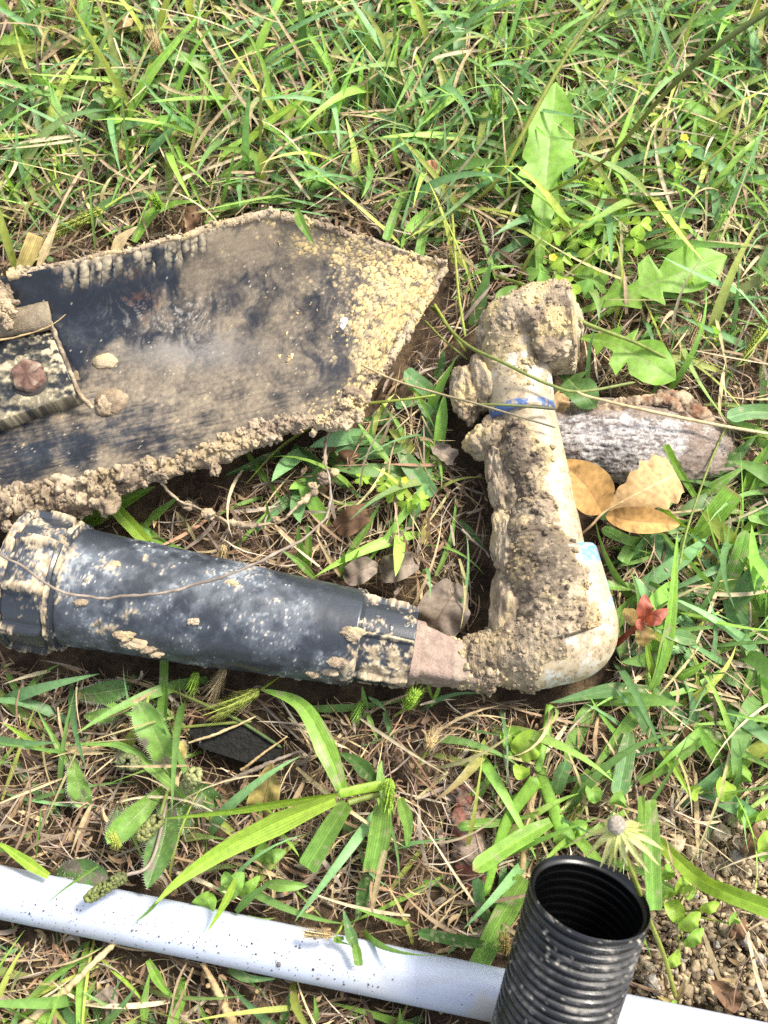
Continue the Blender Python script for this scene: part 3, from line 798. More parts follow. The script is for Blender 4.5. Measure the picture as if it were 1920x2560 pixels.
for k in range(330):
    x = rr.uniform(0, 1000) if k < 300 else rr.uniform(0, 1240)
    s = (x + 500) / 3000
    a = rr.normal(1.45, 0.5)
    s_ = rr.choice([0.00022, 0.0003, 0.00045, 0.0006], p=[.5, .3, .15, .05])
    if k == 0: x, a, s_ = 760, 1.2, 0.0016; s = (x + 500) / 3000
    v, f = ICO[0]
    c = pa + (pb - pa) * s + (math.cos(a) * Sp + math.sin(a) * Np) * RP
    dots.add(c + v * s_ * rr.uniform(0.6, 1.4, 3), f, lerp((0.03, 0.025, 0.03), (0.16, 0.14, 0.13), rr.random()))
o = dots.build('dirt_specks', M_CRUMB, wp); o['kind'] = 'stuff'

# ------------------------------------------------------------------ corrugated black tube
TR = 0.0232
te, tb = at(1475, 2238, 0.098), None
base_dir = unit(at(1380, 2560, 0.062) - te)
tb = te + base_dir * ((te[2] + 0.004) / -base_dir[2])
tl = np.linalg.norm(tb - te)
pitch = 0.0041
n = int(tl / pitch * 12)
sl = np.linspace(0, tl, n)
wv = 0.5 + 0.5 * np.cos((sl - 0.001) / pitch * 2 * math.pi)
ring = np.where(sl > 0.0018, sst(0.2, 0.75, wv), 1.0)
rad = TR - 0.0019 * (1 - ring)
P = te + base_dir * sl[:, None]
tube_root = thing('corrugated_tube', 'black corrugated plastic tube with open end rising over the white pipe', 'tube', tb)
V, F, ph = sweep(P, rad, 128, close=False)
V[0] = P[0] + (V[0] - P[0]) * 0.985
tx = np.stack([np.cos(ph)[None, :] * 3 + 0 * sl[:, None], np.sin(ph)[None, :] * 3 + 0 * sl[:, None], sl[:, None] * 120 + 0 * ph[None, :]], -1)
dn = fbm(tx, 1.0, 4, 8, 0.6); df = fbm(tx, 5, 3, 18)
cc = np.tile(np.array((0.012, 0.013, 0.015)), V.shape[:2] + (1,))
dust = ring[:, None] * sst(-0.35, 0.45, dn + 0.45 * df) * sst(0.0, 0.02, sl)[:, None]
cc = mixc(cc, (0.13, 0.125, 0.12), 0.55 * dust)
cc = mixc(cc, (0.30, 0.275, 0.23), 0.8 * ring[:, None] * sst(0.18, 0.6, dn * 0.9 + df * 0.45))
cc = mixc(cc, (0.5, 0.46, 0.38), (vnoise(tx * 9, 4) > 0.84) * 0.8)
obj('corrugated_wall', V, F, M_BLACK, tube_root, col=cc, extra={'Rough': np.clip(0.28 + 0.4 * dust, 0, 1)})
ri = np.interp(sl, [0, 0.0015, 0.0025], [TR - 0.0004, TR - 0.0012, TR - 0.0022]) - 0.0003 * (1 - ring) * (sl > 0.0018)
keep = slice(0, int(n * 0.8))
V, F, ph = sweep(P[keep], ri[keep], 96, close=False)
obj('inner_wall', V, F[:, ::-1].copy(), M_BLACK, tube_root, col=(0.002, 0.0022, 0.0025), extra={'Rough': np.full(V.shape[:2], 0.32)})

# ------------------------------------------------------------------ weathered log
n = 300
P = ptpx([(1330, 1085, 3), (1450, 1090, 5), (1600, 1112, 6), (1720, 1128, 5), (1840, 1110, 1)], n)
rl = np.interp(np.linspace(0, 1, n), [0, .2, .45, .7, .88, 1], [80, 95, 108, 106, 75, 14]) * 0.00021
V, F, ph = sweep(P, rl, 150, flat=0.8)
q = np.stack([topx(V)[0] / 100, topx(V)[1] / 100, V[..., 2] * 50], -1)
fib = fbm(q, 2.0, 5, 3, 0.62, (1.4, 9, 6)); kn = fbm(q, 1.6, 3, 9); gr = fbm(q, 7, 4, 15, 0.65, (1, 5, 3))
V = V + unit(V - P[:, None]) * (0.0011 * fib + 0.0022 * kn + 0.0005 * gr)[..., None]
lx, ly = topx(V)
cc = lerp((0.10, 0.08, 0.07), (0.48, 0.45, 0.43), sst(-0.45, 0.35, 0.7 * fib + 0.6 * gr)[..., None])
cc = mixc(cc, (0.16, 0.115, 0.085), 0.8 * sst(-0.05, 0.3, kn * 0.7 + 0.4 * fib + 0.8 * sst(1620, 1760, lx) - 0.25 + 0.6 * sst(1060, 1020, ly)))
cc = mixc(cc, (0.10, 0.08, 0.075), 0.7 * sst(0.25, 0.5, -gr))
log = thing('weathered_log', 'grey weathered piece of dead wood half buried beside the muddy elbow', 'log', at(1600, 1110, 0))
lw = obj('heartwood', V, F, M_WOOD, log, col=cc)
def bark(pts, rp, seed, dark=0.0):
    P = ptpx(pts, 160)
    P = P + 0.001 * np.stack([fbm(P, 90, 2, seed + k) for k in range(3)], -1)
    V, F, ph = sweep(P, np.interp(np.linspace(0, 1, 160), np.linspace(0, 1, len(rp)), rp) * 0.00021, 30, flat=0.6)
    a = fbm(V, 160, 4, seed, 0.62); b = fbm(V, 700, 3, seed + 2)
    V = P[:, None] + (V - P[:, None]) * (1 + 0.5 * a + 0.3 * b)[..., None]
    c_ = lerp((0.09, 0.06, 0.04), (0.36, 0.27, 0.18), sst(-0.4, 0.4, a + 0.4 * b)[..., None])
    c_ = mixc(c_, (0.17, 0.075, 0.04), 0.7 * sst(0.2, 0.5, fbm(V, 90, 3, seed + 5)))
    return obj('bark', V, F, M_WOOD, log, col=c_)
bark([(1370, 1050, 14), (1440, 1040, 17), (1520, 1025, 19), (1590, 1005, 19), (1650, 990, 18)], [18, 16, 20, 18, 8], 3)
bark([(1600, 1010, 20), (1660, 1000, 20), (1700, 1030, 19), (1720, 1080, 18), (1760, 1110, 14), (1790, 1120, 9)], [12, 16, 14, 16, 14, 8], 5)
bark([(1640, 985, 15), (1700, 1000, 16), (1745, 1030, 14), (1800, 1080, 8), (1850, 1090, 3)], [14, 20, 22, 20, 10], 7)
bark([(1690, 1190, 8), (1750, 1170, 9), (1820, 1130, 6)], [6, 10, 8], 9)
bark([(1370, 1120, 10), (1420, 1150, 9), (1500, 1170, 8)], [10, 12, 6], 11)

# ------------------------------------------------------------------ leaves and grass blades placed one by one
G = {
 'fresh': ((0.10, 0.20, 0.03), (0.13, 0.27, 0.045)), 'mid': ((0.085, 0.16, 0.03), (0.10, 0.22, 0.05)), 'blue': ((0.06, 0.12, 0.035), (0.085, 0.19, 0.085)),
 'dark': ((0.035, 0.075, 0.018), (0.05, 0.12, 0.035)), 'yel': ((0.25, 0.27, 0.06), (0.22, 0.29, 0.06)), 'lime': ((0.20, 0.30, 0.04), (0.19, 0.33, 0.04)),
 'straw': ((0.40, 0.30, 0.15), (0.48, 0.38, 0.21)), 'tan': ((0.28, 0.19, 0.09), (0.38, 0.27, 0.13)), 'brown': ((0.12, 0.065, 0.035), (0.19, 0.11, 0.06)), 'stem': ((0.16, 0.20, 0.05), (0.17, 0.22, 0.06)),
 'red': ((0.32, 0.07, 0.05), (0.30, 0.10, 0.06)), 'olive': ((0.13, 0.12, 0.04), (0.20, 0.17, 0.07)), 'grey': ((0.16, 0.125, 0.095), (0.27, 0.22, 0.175)),
}
for k_ in ('fresh', 'mid', 'blue', 'dark', 'yel', 'lime', 'stem', 'olive'):
    G[k_] = tuple(tuple(np.array(c) * ((1.35, 1.3, 1.2) if k_ in ('yel', 'lime', 'stem') else (1.85, 1.66, 1.5))) for c in G[k_])
LEAFN = [0]
def prof_grass(s, tip):
    if tip == 'cut':
        return np.clip(0.75 + 0.6 * s, 0, 1) * np.where(s > 0.985, 0.85, 1)
    if tip == 'round':
        return np.clip(0.55 + 1.6 * s, 0, 1) * np.sqrt(np.clip(1 - ((s - 0.86) / 0.14).clip(0, 1) ** 2, 0, 1))
    return np.clip(0.5 + 1.5 * s, 0, 1) * np.clip((1 - s) / 0.72, 0, 1) ** 0.75

def gblade(parent, pts, wpx, kind='mid', tip='point', fold=0.25, roll=None, name='leaf_blade', rng=RNG):
    """one grass blade: path of (px, py, z mm) from base to tip, width in photo pixels"""
    LEAFN[0] += 1
    sd = LEAFN[0]
    n = 26
    if len(pts[0]) == 2:
        zs = np.linspace(5, 15, len(pts)); pts = [(p[0], p[1], z) for p, z in zip(pts, zs)]
    P = ptpx(pts, n)
    s = np.linspace(0, 1, n)
    w = wpx * 0.6 * mpp(pts[len(pts) // 2][0], pts[len(pts) // 2][1], pts[len(pts) // 2][2] * 0.001)
    W = w * prof_grass(s, tip) + 1e-5
    rl_ = rng.normal(0, 0.35) if roll is None else roll
    V, F, js = strip(P, W, W, fold, 3, rl_ + 0.25 * np.sin(s * 2.5 + sd), js=[-1, -0.55, -0.1, 0, 0.1, 0.55, 1])
    V = V + (0.0003 * fbm(V, 90, 2, sd))[..., None]
    c0, c1 = G[kind]
    c_ = lerp(c0, c1, s[:, None])[:, None] * np.ones((1, 7, 1))
    c_ = c_ * (1 + 0.22 * fbm(np.stack([s[:, None] * 3 + 0 * js, js[None, :] * 4 + 0 * s[:, None], np.full((n, 7), sd * 1.7)], -1), 1.5, 3, 3))[..., None]
    c_[:, 3] *= 1.35 if kind not in ('dark',) else 0.9
    c_[:, 1] *= 0.88; c_[:, 5] *= 0.94
    if kind in ('fresh', 'mid', 'blue', 'dark', 'yel'):
        sp = vnoise(np.stack([s[:, None] * 14 + 0 * js, js[None, :] * 2 + 0 * s[:, None], np.full((n, 7), sd * 3.3)], -1), 6)
        c_ = mixc(c_, (0.36, 0.34, 0.2), 0.8 * sst(0.62, 0.8, sp))
        if rng.random() < 0.45:
            c_ = mixc(c_, (0.36, 0.26, 0.12), sst(0.93, 1.0, s)[:, None] * np.ones((1, 7)))
    return obj(name, V, F, M_DRY if kind in ('straw', 'tan', 'brown', 'olive', 'grey') else M_LEAF, parent, col=c_, extra={'Ac': np.broadcast_to(js, (n, 7))})

def stalk(parent, pts, wpx, kind='stem', name='stem', n=40, c1=None, m=7):
    P = ptpx(pts, n)
    k = len(pts) // 2
    w = np.interp(np.linspace(0, 1, n), np.linspace(0, 1, np.size(wpx)), np.atleast_1d(wpx)) * 0.5 * mpp(pts[k][0], pts[k][1], pts[k][2] * 0.001)
    V, F, ph = sweep(P, w, m if np.max(wpx) < 18 else 12, flat=1.0 if np.max(wpx) < 18 else 0.35)
    a, b = G[kind]
    if c1 is not None: b = c1
    c_ = lerp(a, b, np.linspace(0, 1, n)[:, None])[:, None] * (1 + 0.3 * fbm(V, 350, 3, int(pts[0][0]) % 97))[..., None]
    return obj(name, V, F, M_STRAW if kind in ('straw', 'tan', 'brown', 'grey') else M_LEAF, parent, col=c_)

def plant(name, label, cat, root, blades=(), stems=(), group=None):
    t = thing(name, label, cat, at(root[0], root[1], 0.0), group)
    for b in blades:
        gblade(t, b[0], b[1], *b[2:])
    for s_ in stems:
        stalk(t, s_[0], s_[1], *s_[2:])
    return t
GG = 'broad grass shoots growing through the lawn'
def shoot(label, blades, stems=(), cat='grass shoot'):
    return plant('grass_shoot', label, cat, blades[0][0][0] if blades else stems[0][0][0], blades, stems, GG)

Z = lambda pts, a=5, b=15: [(p[0], p[1], a + (b - a) * i / (len(pts) - 1)) for i, p in enumerate(pts)]
# upper right
shoot('broad blue-green blade lying flat at top centre, left of the fine tuft', [(Z([(1130, 152), (1040, 118), (940, 98)]), 24, 'blue')])
shoot('short thick bright blade pointing to the upper left near the top edge', [(Z([(1128, 76), (1060, 50), (995, 18)], 6, 20), 22, 'fresh', 'round')])
shoot('wide pale green blade slanting down from the top edge at centre right', [(Z([(1295, 124), (1345, 55), (1410, -40)], 8, 22), 30, 'mid')])
shoot('curled light green blade near the top right corner', [(Z([(1745, 85), (1765, 60), (1800, 32), (1858, 40)], 8, 24), 24, 'fresh')])
shoot('broad dark green blade standing at the right below the top right corner', [(Z([(1750, 258), (1790, 165), (1832, 72)], 6, 20), 36, 'blue'), (Z([(1740, 220), (1800, 190), (1850, 140)], 5, 14), 22, 'mid')])
shoot('folded blade bent over beside the tall yellow stalk at upper right', [(Z([(1380, 130), (1440, 112), (1478, 108), (1500, 150), (1520, 200)], 12, 16), 28, 'mid')])
shoot('dull oval leaf pair between the stalk and the blurred stem at upper right', [(Z([(1570, 205), (1525, 215), (1478, 248)], 8, 14), 46, 'blue', 'round'), (Z([(1560, 262), (1590, 230), (1622, 192)], 8, 16), 30, 'blue', 'round')])
shoot('long dark narrow blade passing left of the big toothed leaf', [(Z([(1155, 415), (1230, 345), (1345, 235)], 6, 18), 20, 'dark'), (Z([(1165, 420), (1160, 370), (1190, 320)], 6, 14), 14, 'mid')])
shoot('blade bent down like a hook right of the blurred stem', [(Z([(1520, 285), (1600, 330), (1645, 365), (1658, 438)], 10, 14), 24, 'mid')])
shoot('flat blade lying under the blurred stem above the clover', [(Z([(1470, 325), (1530, 400), (1592, 480)], 8, 12), 24, 'blue')])
shoot('upright single blade right of the clover patch', [(Z([(1758, 632), (1795, 565), (1836, 488)], 6, 22), 27, 'mid')])
shoot('pair of long crossing blades at the right edge above the toothed leaf', [(Z([(1700, 270), (1800, 345), (1900, 430)], 10, 14), 22, 'fresh'), (Z([(1690, 310), (1780, 390), (1850, 450)], 8, 12), 16, 'mid'), (Z([(1800, 470), (1860, 500), (1935, 560)], 8, 12), 24, 'mid')])
shoot('loose sheaf of narrow blades in the top right corner', [(Z([(1690, 130), (1600, 210), (1480, 300)], 12, 10), 12, 'fresh'), (Z([(1880, 180), (1900, 90), (1915, -10)], 8, 20), 16, 'yel'), (Z([(1650, 160), (1740, 60), (1790, -20)], 10, 20), 14, 'mid'), (Z([(1550, 150), (1640, 60), (1690, -30)], 8, 22), 15, 'fresh'), (Z([(1870, 300), (1900, 230), (1930, 150)], 6, 14), 20, 'blue')])
shoot('fine upright tuft of fresh blades at the top, centre of the picture', [(Z([(1100, 145), (1130, 80), (1180, 0), (1200, -30)], 6, 26), 14, 'fresh'), (Z([(1095, 150), (1110, 80), (1125, 10), (1130, -30)], 6, 24), 13, 'fresh'), (Z([(1105, 130), (1175, 70), (1260, 10)], 6, 22), 14, 'mid'), (Z([(1060, 170), (1050, 100), (1055, 20)], 6, 22), 12, 'fresh'), (Z([(1260, 130), (1255, 75), (1270, 20)], 6, 18), 26, 'fresh'), (Z([(1095, 260), (1110, 220), (1085, 130), (1080, 90)], 8, 22), 16, 'yel'), (Z([(1250, 60), (1235, 120), (1200, 155)], 12, 16), 10, 'mid')])
shoot('seed-bearing green shoot with two short leaves left of the big toothed leaf', [(Z([(1232, 315), (1210, 280), (1225, 250)], 8, 18), 22, 'fresh'), (Z([(1236, 310), (1245, 270), (1250, 240)], 8, 20), 18, 'mid')])
# upper middle tuft and upper left
shoot('dense upright tuft of narrow blades above the shovel, left of the nut shell', [(Z([(870, 300), (840, 220), (815, 130), (800, 60)], 6, 30), 14, 'fresh'), (Z([(880, 300), (850, 240), (800, 190), (780, 150)], 6, 22), 14, 'mid'), (Z([(905, 290), (900, 220), (910, 130)], 6, 26), 15, 'fresh'), (Z([(915, 290), (918, 215), (935, 150)], 6, 24), 13, 'mid'), (Z([(860, 280), (820, 170), (760, 60), (730, -10)], 8, 30), 18, 'fresh'), (Z([(960, 440), (930, 380), (895, 300)], 6, 18), 14, 'fresh'), (Z([(1000, 435), (985, 360), (990, 285)], 6, 22), 12, 'lime'), (Z([(1040, 370), (1060, 300), (1100, 250)], 6, 18), 16, 'mid'), (Z([(1010, 470), (1060, 445), (1062, 410), (1040, 380), (960, 325)], 8, 20), 14, 'fresh'), (Z([(870, 250), (830, 200), (770, 110), (690, 10)], 8, 20), 12, 'mid')])
shoot('pair of broad yellow-green blades entering at the left edge near the top', [(Z([(-30, 140), (40, 130), (120, 116)], 10, 16), 36, 'yel'), (Z([(-20, 40), (60, 78), (140, 70), (200, 55)], 8, 16), 26, 'mid')])
shoot('long drooping blade below the top left corner', [(Z([(32, 150), (90, 195), (150, 240)], 12, 10), 24, 'blue'), (Z([(60, 165), (150, 210), (230, 255)], 10, 8), 14, 'mid')])
shoot('short broad bluish blade with cut tip at upper left', [(Z([(95, 250), (130, 262), (176, 290)], 14, 10), 36, 'blue', 'cut'), (Z([(147, 285), (143, 320), (136, 362)], 10, 6), 22, 'mid')])
shoot('spreading shoot whose long blade reaches the top edge at upper left', [(Z([(308, 318), (345, 240), (395, 160), (525, 8)], 6, 30), 22, 'fresh'), (Z([(318, 300), (370, 220), (480, 170), (550, 130)], 6, 16), 18, 'mid'), (Z([(330, 262), (400, 250), (475, 245), (530, 250)], 8, 14), 12, 'blue'), (Z([(340, 255), (370, 180), (410, 60), (425, 10)], 8, 26), 10, 'yel'), (Z([(350, 262), (430, 345), (480, 460), (522, 552)], 10, 14), 12, 'fresh')])
shoot('light green blade running diagonally across the upper middle lawn', [(Z([(596, 382), (650, 325), (725, 268), (815, 220)], 8, 22), 19, 'lime')])
shoot('soft flattened blades in the middle of the upper left lawn', [(Z([(575, 335), (600, 260), (615, 185)], 8, 10), 22, 'mid'), (Z([(560, 180), (600, 170), (640, 150)], 8, 10), 16, 'mid'), (Z([(480, 150), (550, 245), (640, 270), (760, 330)], 10, 12), 14, 'mid'), (Z([(600, 390), (680, 440), (790, 490), (880, 500)], 10, 12), 16, 'blue'), (Z([(370, 315), (410, 370), (440, 360)], 8, 12), 24, 'blue')])
shoot('arching blades at the left edge above the shovel', [(Z([(140, 360), (60, 370), (20, 430), (-10, 520)], 14, 8), 20, 'mid'), (Z([(150, 365), (60, 345), (-20, 330)], 10, 8), 18, 'blue'), (Z([(-10, 235), (50, 300), (100, 350)], 12, 8), 16, 'fresh'), (Z([(-10, 275), (40, 300), (75, 330)], 16, 8), 14, 'lime'), (Z([(80, 375), (120, 420), (155, 490)], 8, 12), 14, 'lime'), (Z([(85, 490), (150, 510), (215, 525)], 8, 10), 20, 'blue'), (Z([(140, 330), (170, 400), (200, 470)], 10, 10), 14, 'fresh')])
shoot('curving broad blades just above the upper rim of the shovel', [(Z([(255, 565), (248, 530), (290, 502), (425, 478)], 10, 16), 22, 'blue'), (Z([(335, 605), (375, 540), (430, 512), (500, 500)], 12, 18), 26, 'fresh'), (Z([(515, 560), (560, 520), (640, 505), (690, 510)], 10, 12), 18, 'mid'), (Z([(760, 520), (700, 500), (610, 470), (540, 440)], 8, 16), 18, 'mid')])
shoot('single green blade standing in front of the upper rim of the shovel', [(Z([(742, 522), (752, 556), (787, 614)], 42, 38), 22, 'mid')])
shoot('narrow pale upright stem left of the grass ear above the shovel', [(Z([(240, 632), (233, 560), (226, 480), (220, 420)], 26, 36), 9, 'mid')])
# between shovel tip and elbow
shoot('broad dark blade between the shovel tip and the upper elbow', [(Z([(1180, 812), (1205, 730), (1228, 655)], 6, 20), 34, 'dark'), (Z([(1240, 700), (1210, 610), (1180, 520)], 6, 16), 16, 'mid')])
shoot('pair of blades leaning against the tip of the shovel from above', [(Z([(1010, 480), (985, 540), (965, 600)], 10, 16), 18, 'mid', 'cut'), (Z([(1080, 520), (1060, 580), (1045, 650)], 8, 14), 20, 'mid', 'cut'), (Z([(960, 560), (1060, 600), (1160, 590)], 8, 10), 16, 'dark')])
shoot('blue-green shoot of short round-tipped blades right of the lower shovel corner', [(Z([(1094, 1000), (1055, 965), (1010, 928)], 8, 20), 33, 'blue', 'round'), (Z([(1046, 1000), (1080, 1045), (1096, 1088)], 12, 8), 26, 'blue'), (Z([(1050, 1002), (1020, 1010), (988, 1014)], 12, 10), 20, 'blue', 'round'), (Z([(1090, 950), (1105, 905), (1110, 870)], 6, 12), 22, 'dark'), (Z([(1000, 1040), (950, 1050), (900, 1045)], 5, 7), 26, 'dark')])
shoot('shoot of long flat dark green blades below the lower shovel corner', [(Z([(972, 1098), (905, 1102), (834, 1112)], 12, 10), 22, 'blue', 'round'), (Z([(1012, 1116), (930, 1134), (836, 1130)], 14, 10), 26, 'blue', 'round'), (Z([(1000, 1128), (1035, 1180), (1082, 1242)], 14, 10), 38, 'blue', 'round'), (Z([(972, 1155), (930, 1105), (890, 1052)], 16, 22), 22, 'mid'), (Z([(735, 1115), (800, 1165), (912, 1248)], 8, 10), 30, 'dark'), (Z([(752, 1245), (775, 1205), (800, 1165)], 6, 10), 32, 'dark')])
shoot('blades sticking out under the muddy lower edge of the shovel', [(Z([(190, 1310), (270, 1275), (390, 1215)], 10, 22), 50, 'fresh'), (Z([(360, 1320), (400, 1280), (450, 1240)], 8, 16), 24, 'mid'), (Z([(700, 1130), (640, 1160), (560, 1190)], 6, 10), 24, 'dark'), (Z([(620, 1135), (660, 1190), (720, 1270)], 8, 10), 20, 'mid'), (Z([(810, 1050), (700, 1120), (610, 1215)], 20, 12), 8, 'yel')])
shoot('cut light green stub beside the sprinkler body under the shovel', [(Z([(375, 1362), (335, 1320), (290, 1272)], 8, 22), 28, 'lime', 'cut'), (Z([(350, 1310), (400, 1355), (470, 1378)], 8, 12), 22, 'mid')])
shoot('hairy pale green sprout against the top of the sprinkler body', [(Z([(772, 1432), (752, 1370), (745, 1310)], 10, 30), 24, 'mid'), (Z([(790, 1448), (750, 1408), (700, 1372)], 10, 24), 18, 'mid'), (Z([(770, 1420), (772, 1350), (768, 1305)], 10, 28), 20, 'fresh')])
shoot('two short stubby blades beside the sprinkler inlet', [(Z([(852, 1445), (856, 1410), (860, 1376)], 8, 24), 16, 'mid'), (Z([(864, 1440), (880, 1408), (897, 1376)], 8, 22), 14, 'fresh')])
shoot('thin bent blades in the brown thatch left of the muddy pipe', [(Z([(1060, 1360), (1068, 1300), (1078, 1262)], 8, 12), 20, 'olive'), (Z([(1090, 1440), (1130, 1340), (1140, 1230)], 6, 10), 12, 'mid'), (Z([(866, 1395), (910, 1330), (950, 1258)], 8, 14), 20, 'mid'), (Z([(830, 1255), (900, 1262), (960, 1245)], 8, 10), 12, 'mid'), (Z([(960, 1320), (1010, 1280), (1060, 1255)], 6, 9), 14, 'dark'), (Z([(1150, 1300), (1185, 1340), (1215, 1380)], 6, 8), 16, 'dark')])
# right side, round-tipped blades
shoot('pale cut blade standing on the grey log beside the tan leaves', [(Z([(1738, 1240), (1700, 1180), (1664, 1112)], 10, 26), 15, 'fresh', 'cut')])
shoot('bluish shoot with rounded tips below the tan leaves', [(Z([(1735, 1332), (1700, 1312), (1651, 1268)], 12, 22), 17, 'lime', 'round'), (Z([(1712, 1320), (1650, 1320), (1585, 1324)], 16, 20), 13, 'blue', 'round')])
shoot('small forked shoot under the tan leaves right of the blue primer', [(Z([(1622, 1354), (1570, 1350), (1504, 1320)], 10, 20), 22, 'mid', 'round'), (Z([(1583, 1352), (1570, 1378), (1556, 1404)], 12, 14), 26, 'mid', 'cut'), (Z([(1690, 1350), (1600, 1385), (1498, 1418)], 7, 8), 20, 'dark')])
shoot('broad bright blade with a square cut tip at the right of the tan leaves', [(Z([(1738, 1348), (1785, 1290), (1835, 1228)], 10, 26), 44, 'fresh', 'cut'), (Z([(1748, 1242), (1800, 1208), (1868, 1162)], 8, 18), 26, 'mid'), (Z([(1790, 1196), (1840, 1140), (1892, 1086)], 8, 14), 36, 'dark')])
shoot('rounded blue-green blades at the right edge level with the log', [(Z([(1950, 1030), (1880, 1030), (1818, 1044)], 16, 22), 32, 'blue', 'round'), (Z([(1920, 1090), (1870, 1070), (1825, 1058)], 10, 14), 30, 'mid', 'round'), (Z([(1860, 1230), (1890, 1160), (1925, 1110)], 10, 18), 30, 'fresh'), (Z([(1870, 1245), (1905, 1190), (1950, 1130)], 10, 18), 34, 'mid')])
shoot('long fresh upright blade right of the red seedling', [(Z([(1622, 1750), (1655, 1650), (1678, 1530), (1694, 1328)], 8, 34), 33, 'fresh'), (Z([(1634, 1702), (1622, 1640), (1612, 1568)], 10, 26), 15, 'lime')])
shoot('broad dark blade slanting from the red seedling to the lower right', [(Z([(1620, 1460), (1710, 1510), (1812, 1568)], 12, 8), 32, 'dark'), (Z([(1532, 1574), (1565, 1520), (1608, 1472)], 8, 12), 32, 'mid'), (Z([(1590, 1466), (1545, 1468), (1503, 1460)], 14, 16), 24, 'mid', 'round')])
shoot('short wide bluish leaf curling below the red seedling', [(Z([(1740, 1602), (1690, 1590), (1638, 1574)], 16, 24), 36, 'blue')])
shoot('bright blade crossing the foot of the long upright blade', [(Z([(1672, 1698), (1720, 1680), (1780, 1648)], 10, 22), 26, 'fresh')])
shoot('cluster of wide overlapping blades at the right edge beside the red seedling', [(Z([(1826, 1530), (1870, 1465), (1925, 1392)], 10, 22), 42, 'blue', 'round'), (Z([(1802, 1492), (1840, 1410), (1866, 1325)], 10, 24), 34, 'mid', 'round'), (Z([(1800, 1305), (1815, 1340), (1824, 1374)], 16, 12), 34, 'blue', 'cut'), (Z([(1786, 1332), (1782, 1390), (1792, 1450)], 12, 8), 28, 'olive'), (Z([(1950, 1310), (1905, 1296), (1870, 1282)], 14, 18), 32, 'mid', 'round'), (Z([(1914, 1615), (1912, 1530), (1918, 1450)], 8, 20), 32, 'mid'), (Z([(1720, 1300), (1745, 1370), (1742, 1390)], 10, 16), 20, 'lime', 'round'), (Z([(1860, 1330), (1890, 1300), (1915, 1280)], 12, 18), 18, 'lime')])
shoot('long narrow stem arching from the right edge down past the tan leaves', [], [(Z([(1824, 1050), (1778, 1150), (1720, 1316), (1697, 1422)], 14, 30), 6, 'stem')])
# lower right
shoot('flat shoot of pale broad blades just below the lower white elbow', [(Z([(1622, 1724), (1510, 1730), (1372, 1758)], 14, 10), 36, 'blue'), (Z([(1642, 1856), (1600, 1790), (1540, 1722)], 12, 22), 28, 'blue'), (Z([(1638, 1718), (1680, 1765), (1725, 1815)], 14, 10), 30, 'blue'), (Z([(1626, 1746), (1550, 1835), (1470, 1940)], 14, 10), 32, 'mid'), (Z([(1472, 1925), (1440, 1975), (1403, 2038)], 12, 10), 25, 'mid'), (Z([(1620, 1740), (1650, 1670), (1660, 1600)], 10, 22), 18, 'mid')])
shoot('grey-green blade with two pale snail marks above the tube', [(Z([(1572, 1832), (1562, 1910), (1546, 1994)], 14, 18), 36, 'blue', 'round')])
shoot('blade with a torn tip pointing right above the bare soil', [(Z([(1598, 1954), (1680, 1905), (1770, 1836)], 10, 18), 28, 'mid', 'cut'), (Z([(1644, 1860), (1690, 1925), (1724, 1990)], 14, 18), 20, 'lime')])
shoot('long blades reaching in from the right edge below the red seedling', [(Z([(1930, 1792), (1840, 1806), (1732, 1810)], 14, 16), 16, 'fresh'), (Z([(1735, 1812), (1830, 1870), (1940, 1930)], 12, 16), 34, 'mid'), (Z([(1780, 1640), (1850, 1600), (1930, 1560)], 8, 12), 16, 'mid'), (Z([(1700, 1640), (1760, 1740), (1850, 1830)], 8, 10), 26, 'dark'), (Z([(1860, 1740), (1880, 1680), (1860, 1610)], 6, 12), 24, 'mid')])
shoot('large jointed shoot with a beige stem standing left of the tube', [(Z([(1378, 2054), (1290, 2105), (1182, 2176)], 20, 26), 36, 'fresh', 'round'), (Z([(1260, 2056), (1205, 2058), (1143, 2068)], 16, 14), 20, 'mid', 'round'), (Z([(1312, 2195), (1250, 2300), (1186, 2425)], 18, 10), 52, 'mid', 'cut'), (Z([(1224, 2300), (1202, 2250), (1196, 2196)], 12, 20), 30, 'blue', 'round'), (Z([(1390, 1985), (1400, 1945), (1416, 1902)], 10, 20), 30, 'blue', 'round'), (Z([(1345, 2030), (1300, 2045), (1280, 2050)], 16, 14), 14, 'mid')],
      [(Z([(1376, 1760), (1362, 1850), (1344, 1930)], 10, 16), [24, 18], 'fresh'), (Z([(1346, 1920), (1380, 2010), (1418, 2120)], 14, 10), [28, 36], 'fresh'), (Z([(1344, 1945), (1265, 2060), (1213, 2240)], 18, 14), [38, 18], 'fresh'), (Z([(1342, 1950), (1312, 2080), (1305, 2200)], 12, 10), 17, 'tan')])
shoot('upright blade rising right behind the rim of the tube', [(Z([(1624, 2000), (1630, 2130), (1634, 2275)], 40, 30), 36, 'mid', 'cut'), (Z([(1604, 1990), (1610, 2080), (1612, 2200)], 30, 26), 26, 'mid')])
shoot('bright blade arching over the bare soil to the right edge', [(Z([(1632, 2092), (1740, 2192), (1820, 2232), (1960, 2290)], 16, 60), 36, 'lime', 'cut')])
shoot('narrow dark leaf left of the tube pointing at the white pipe', [(Z([(1210, 2360), (1150, 2350), (1044, 2330)], 20, 26), 26, 'dark', 'round')])
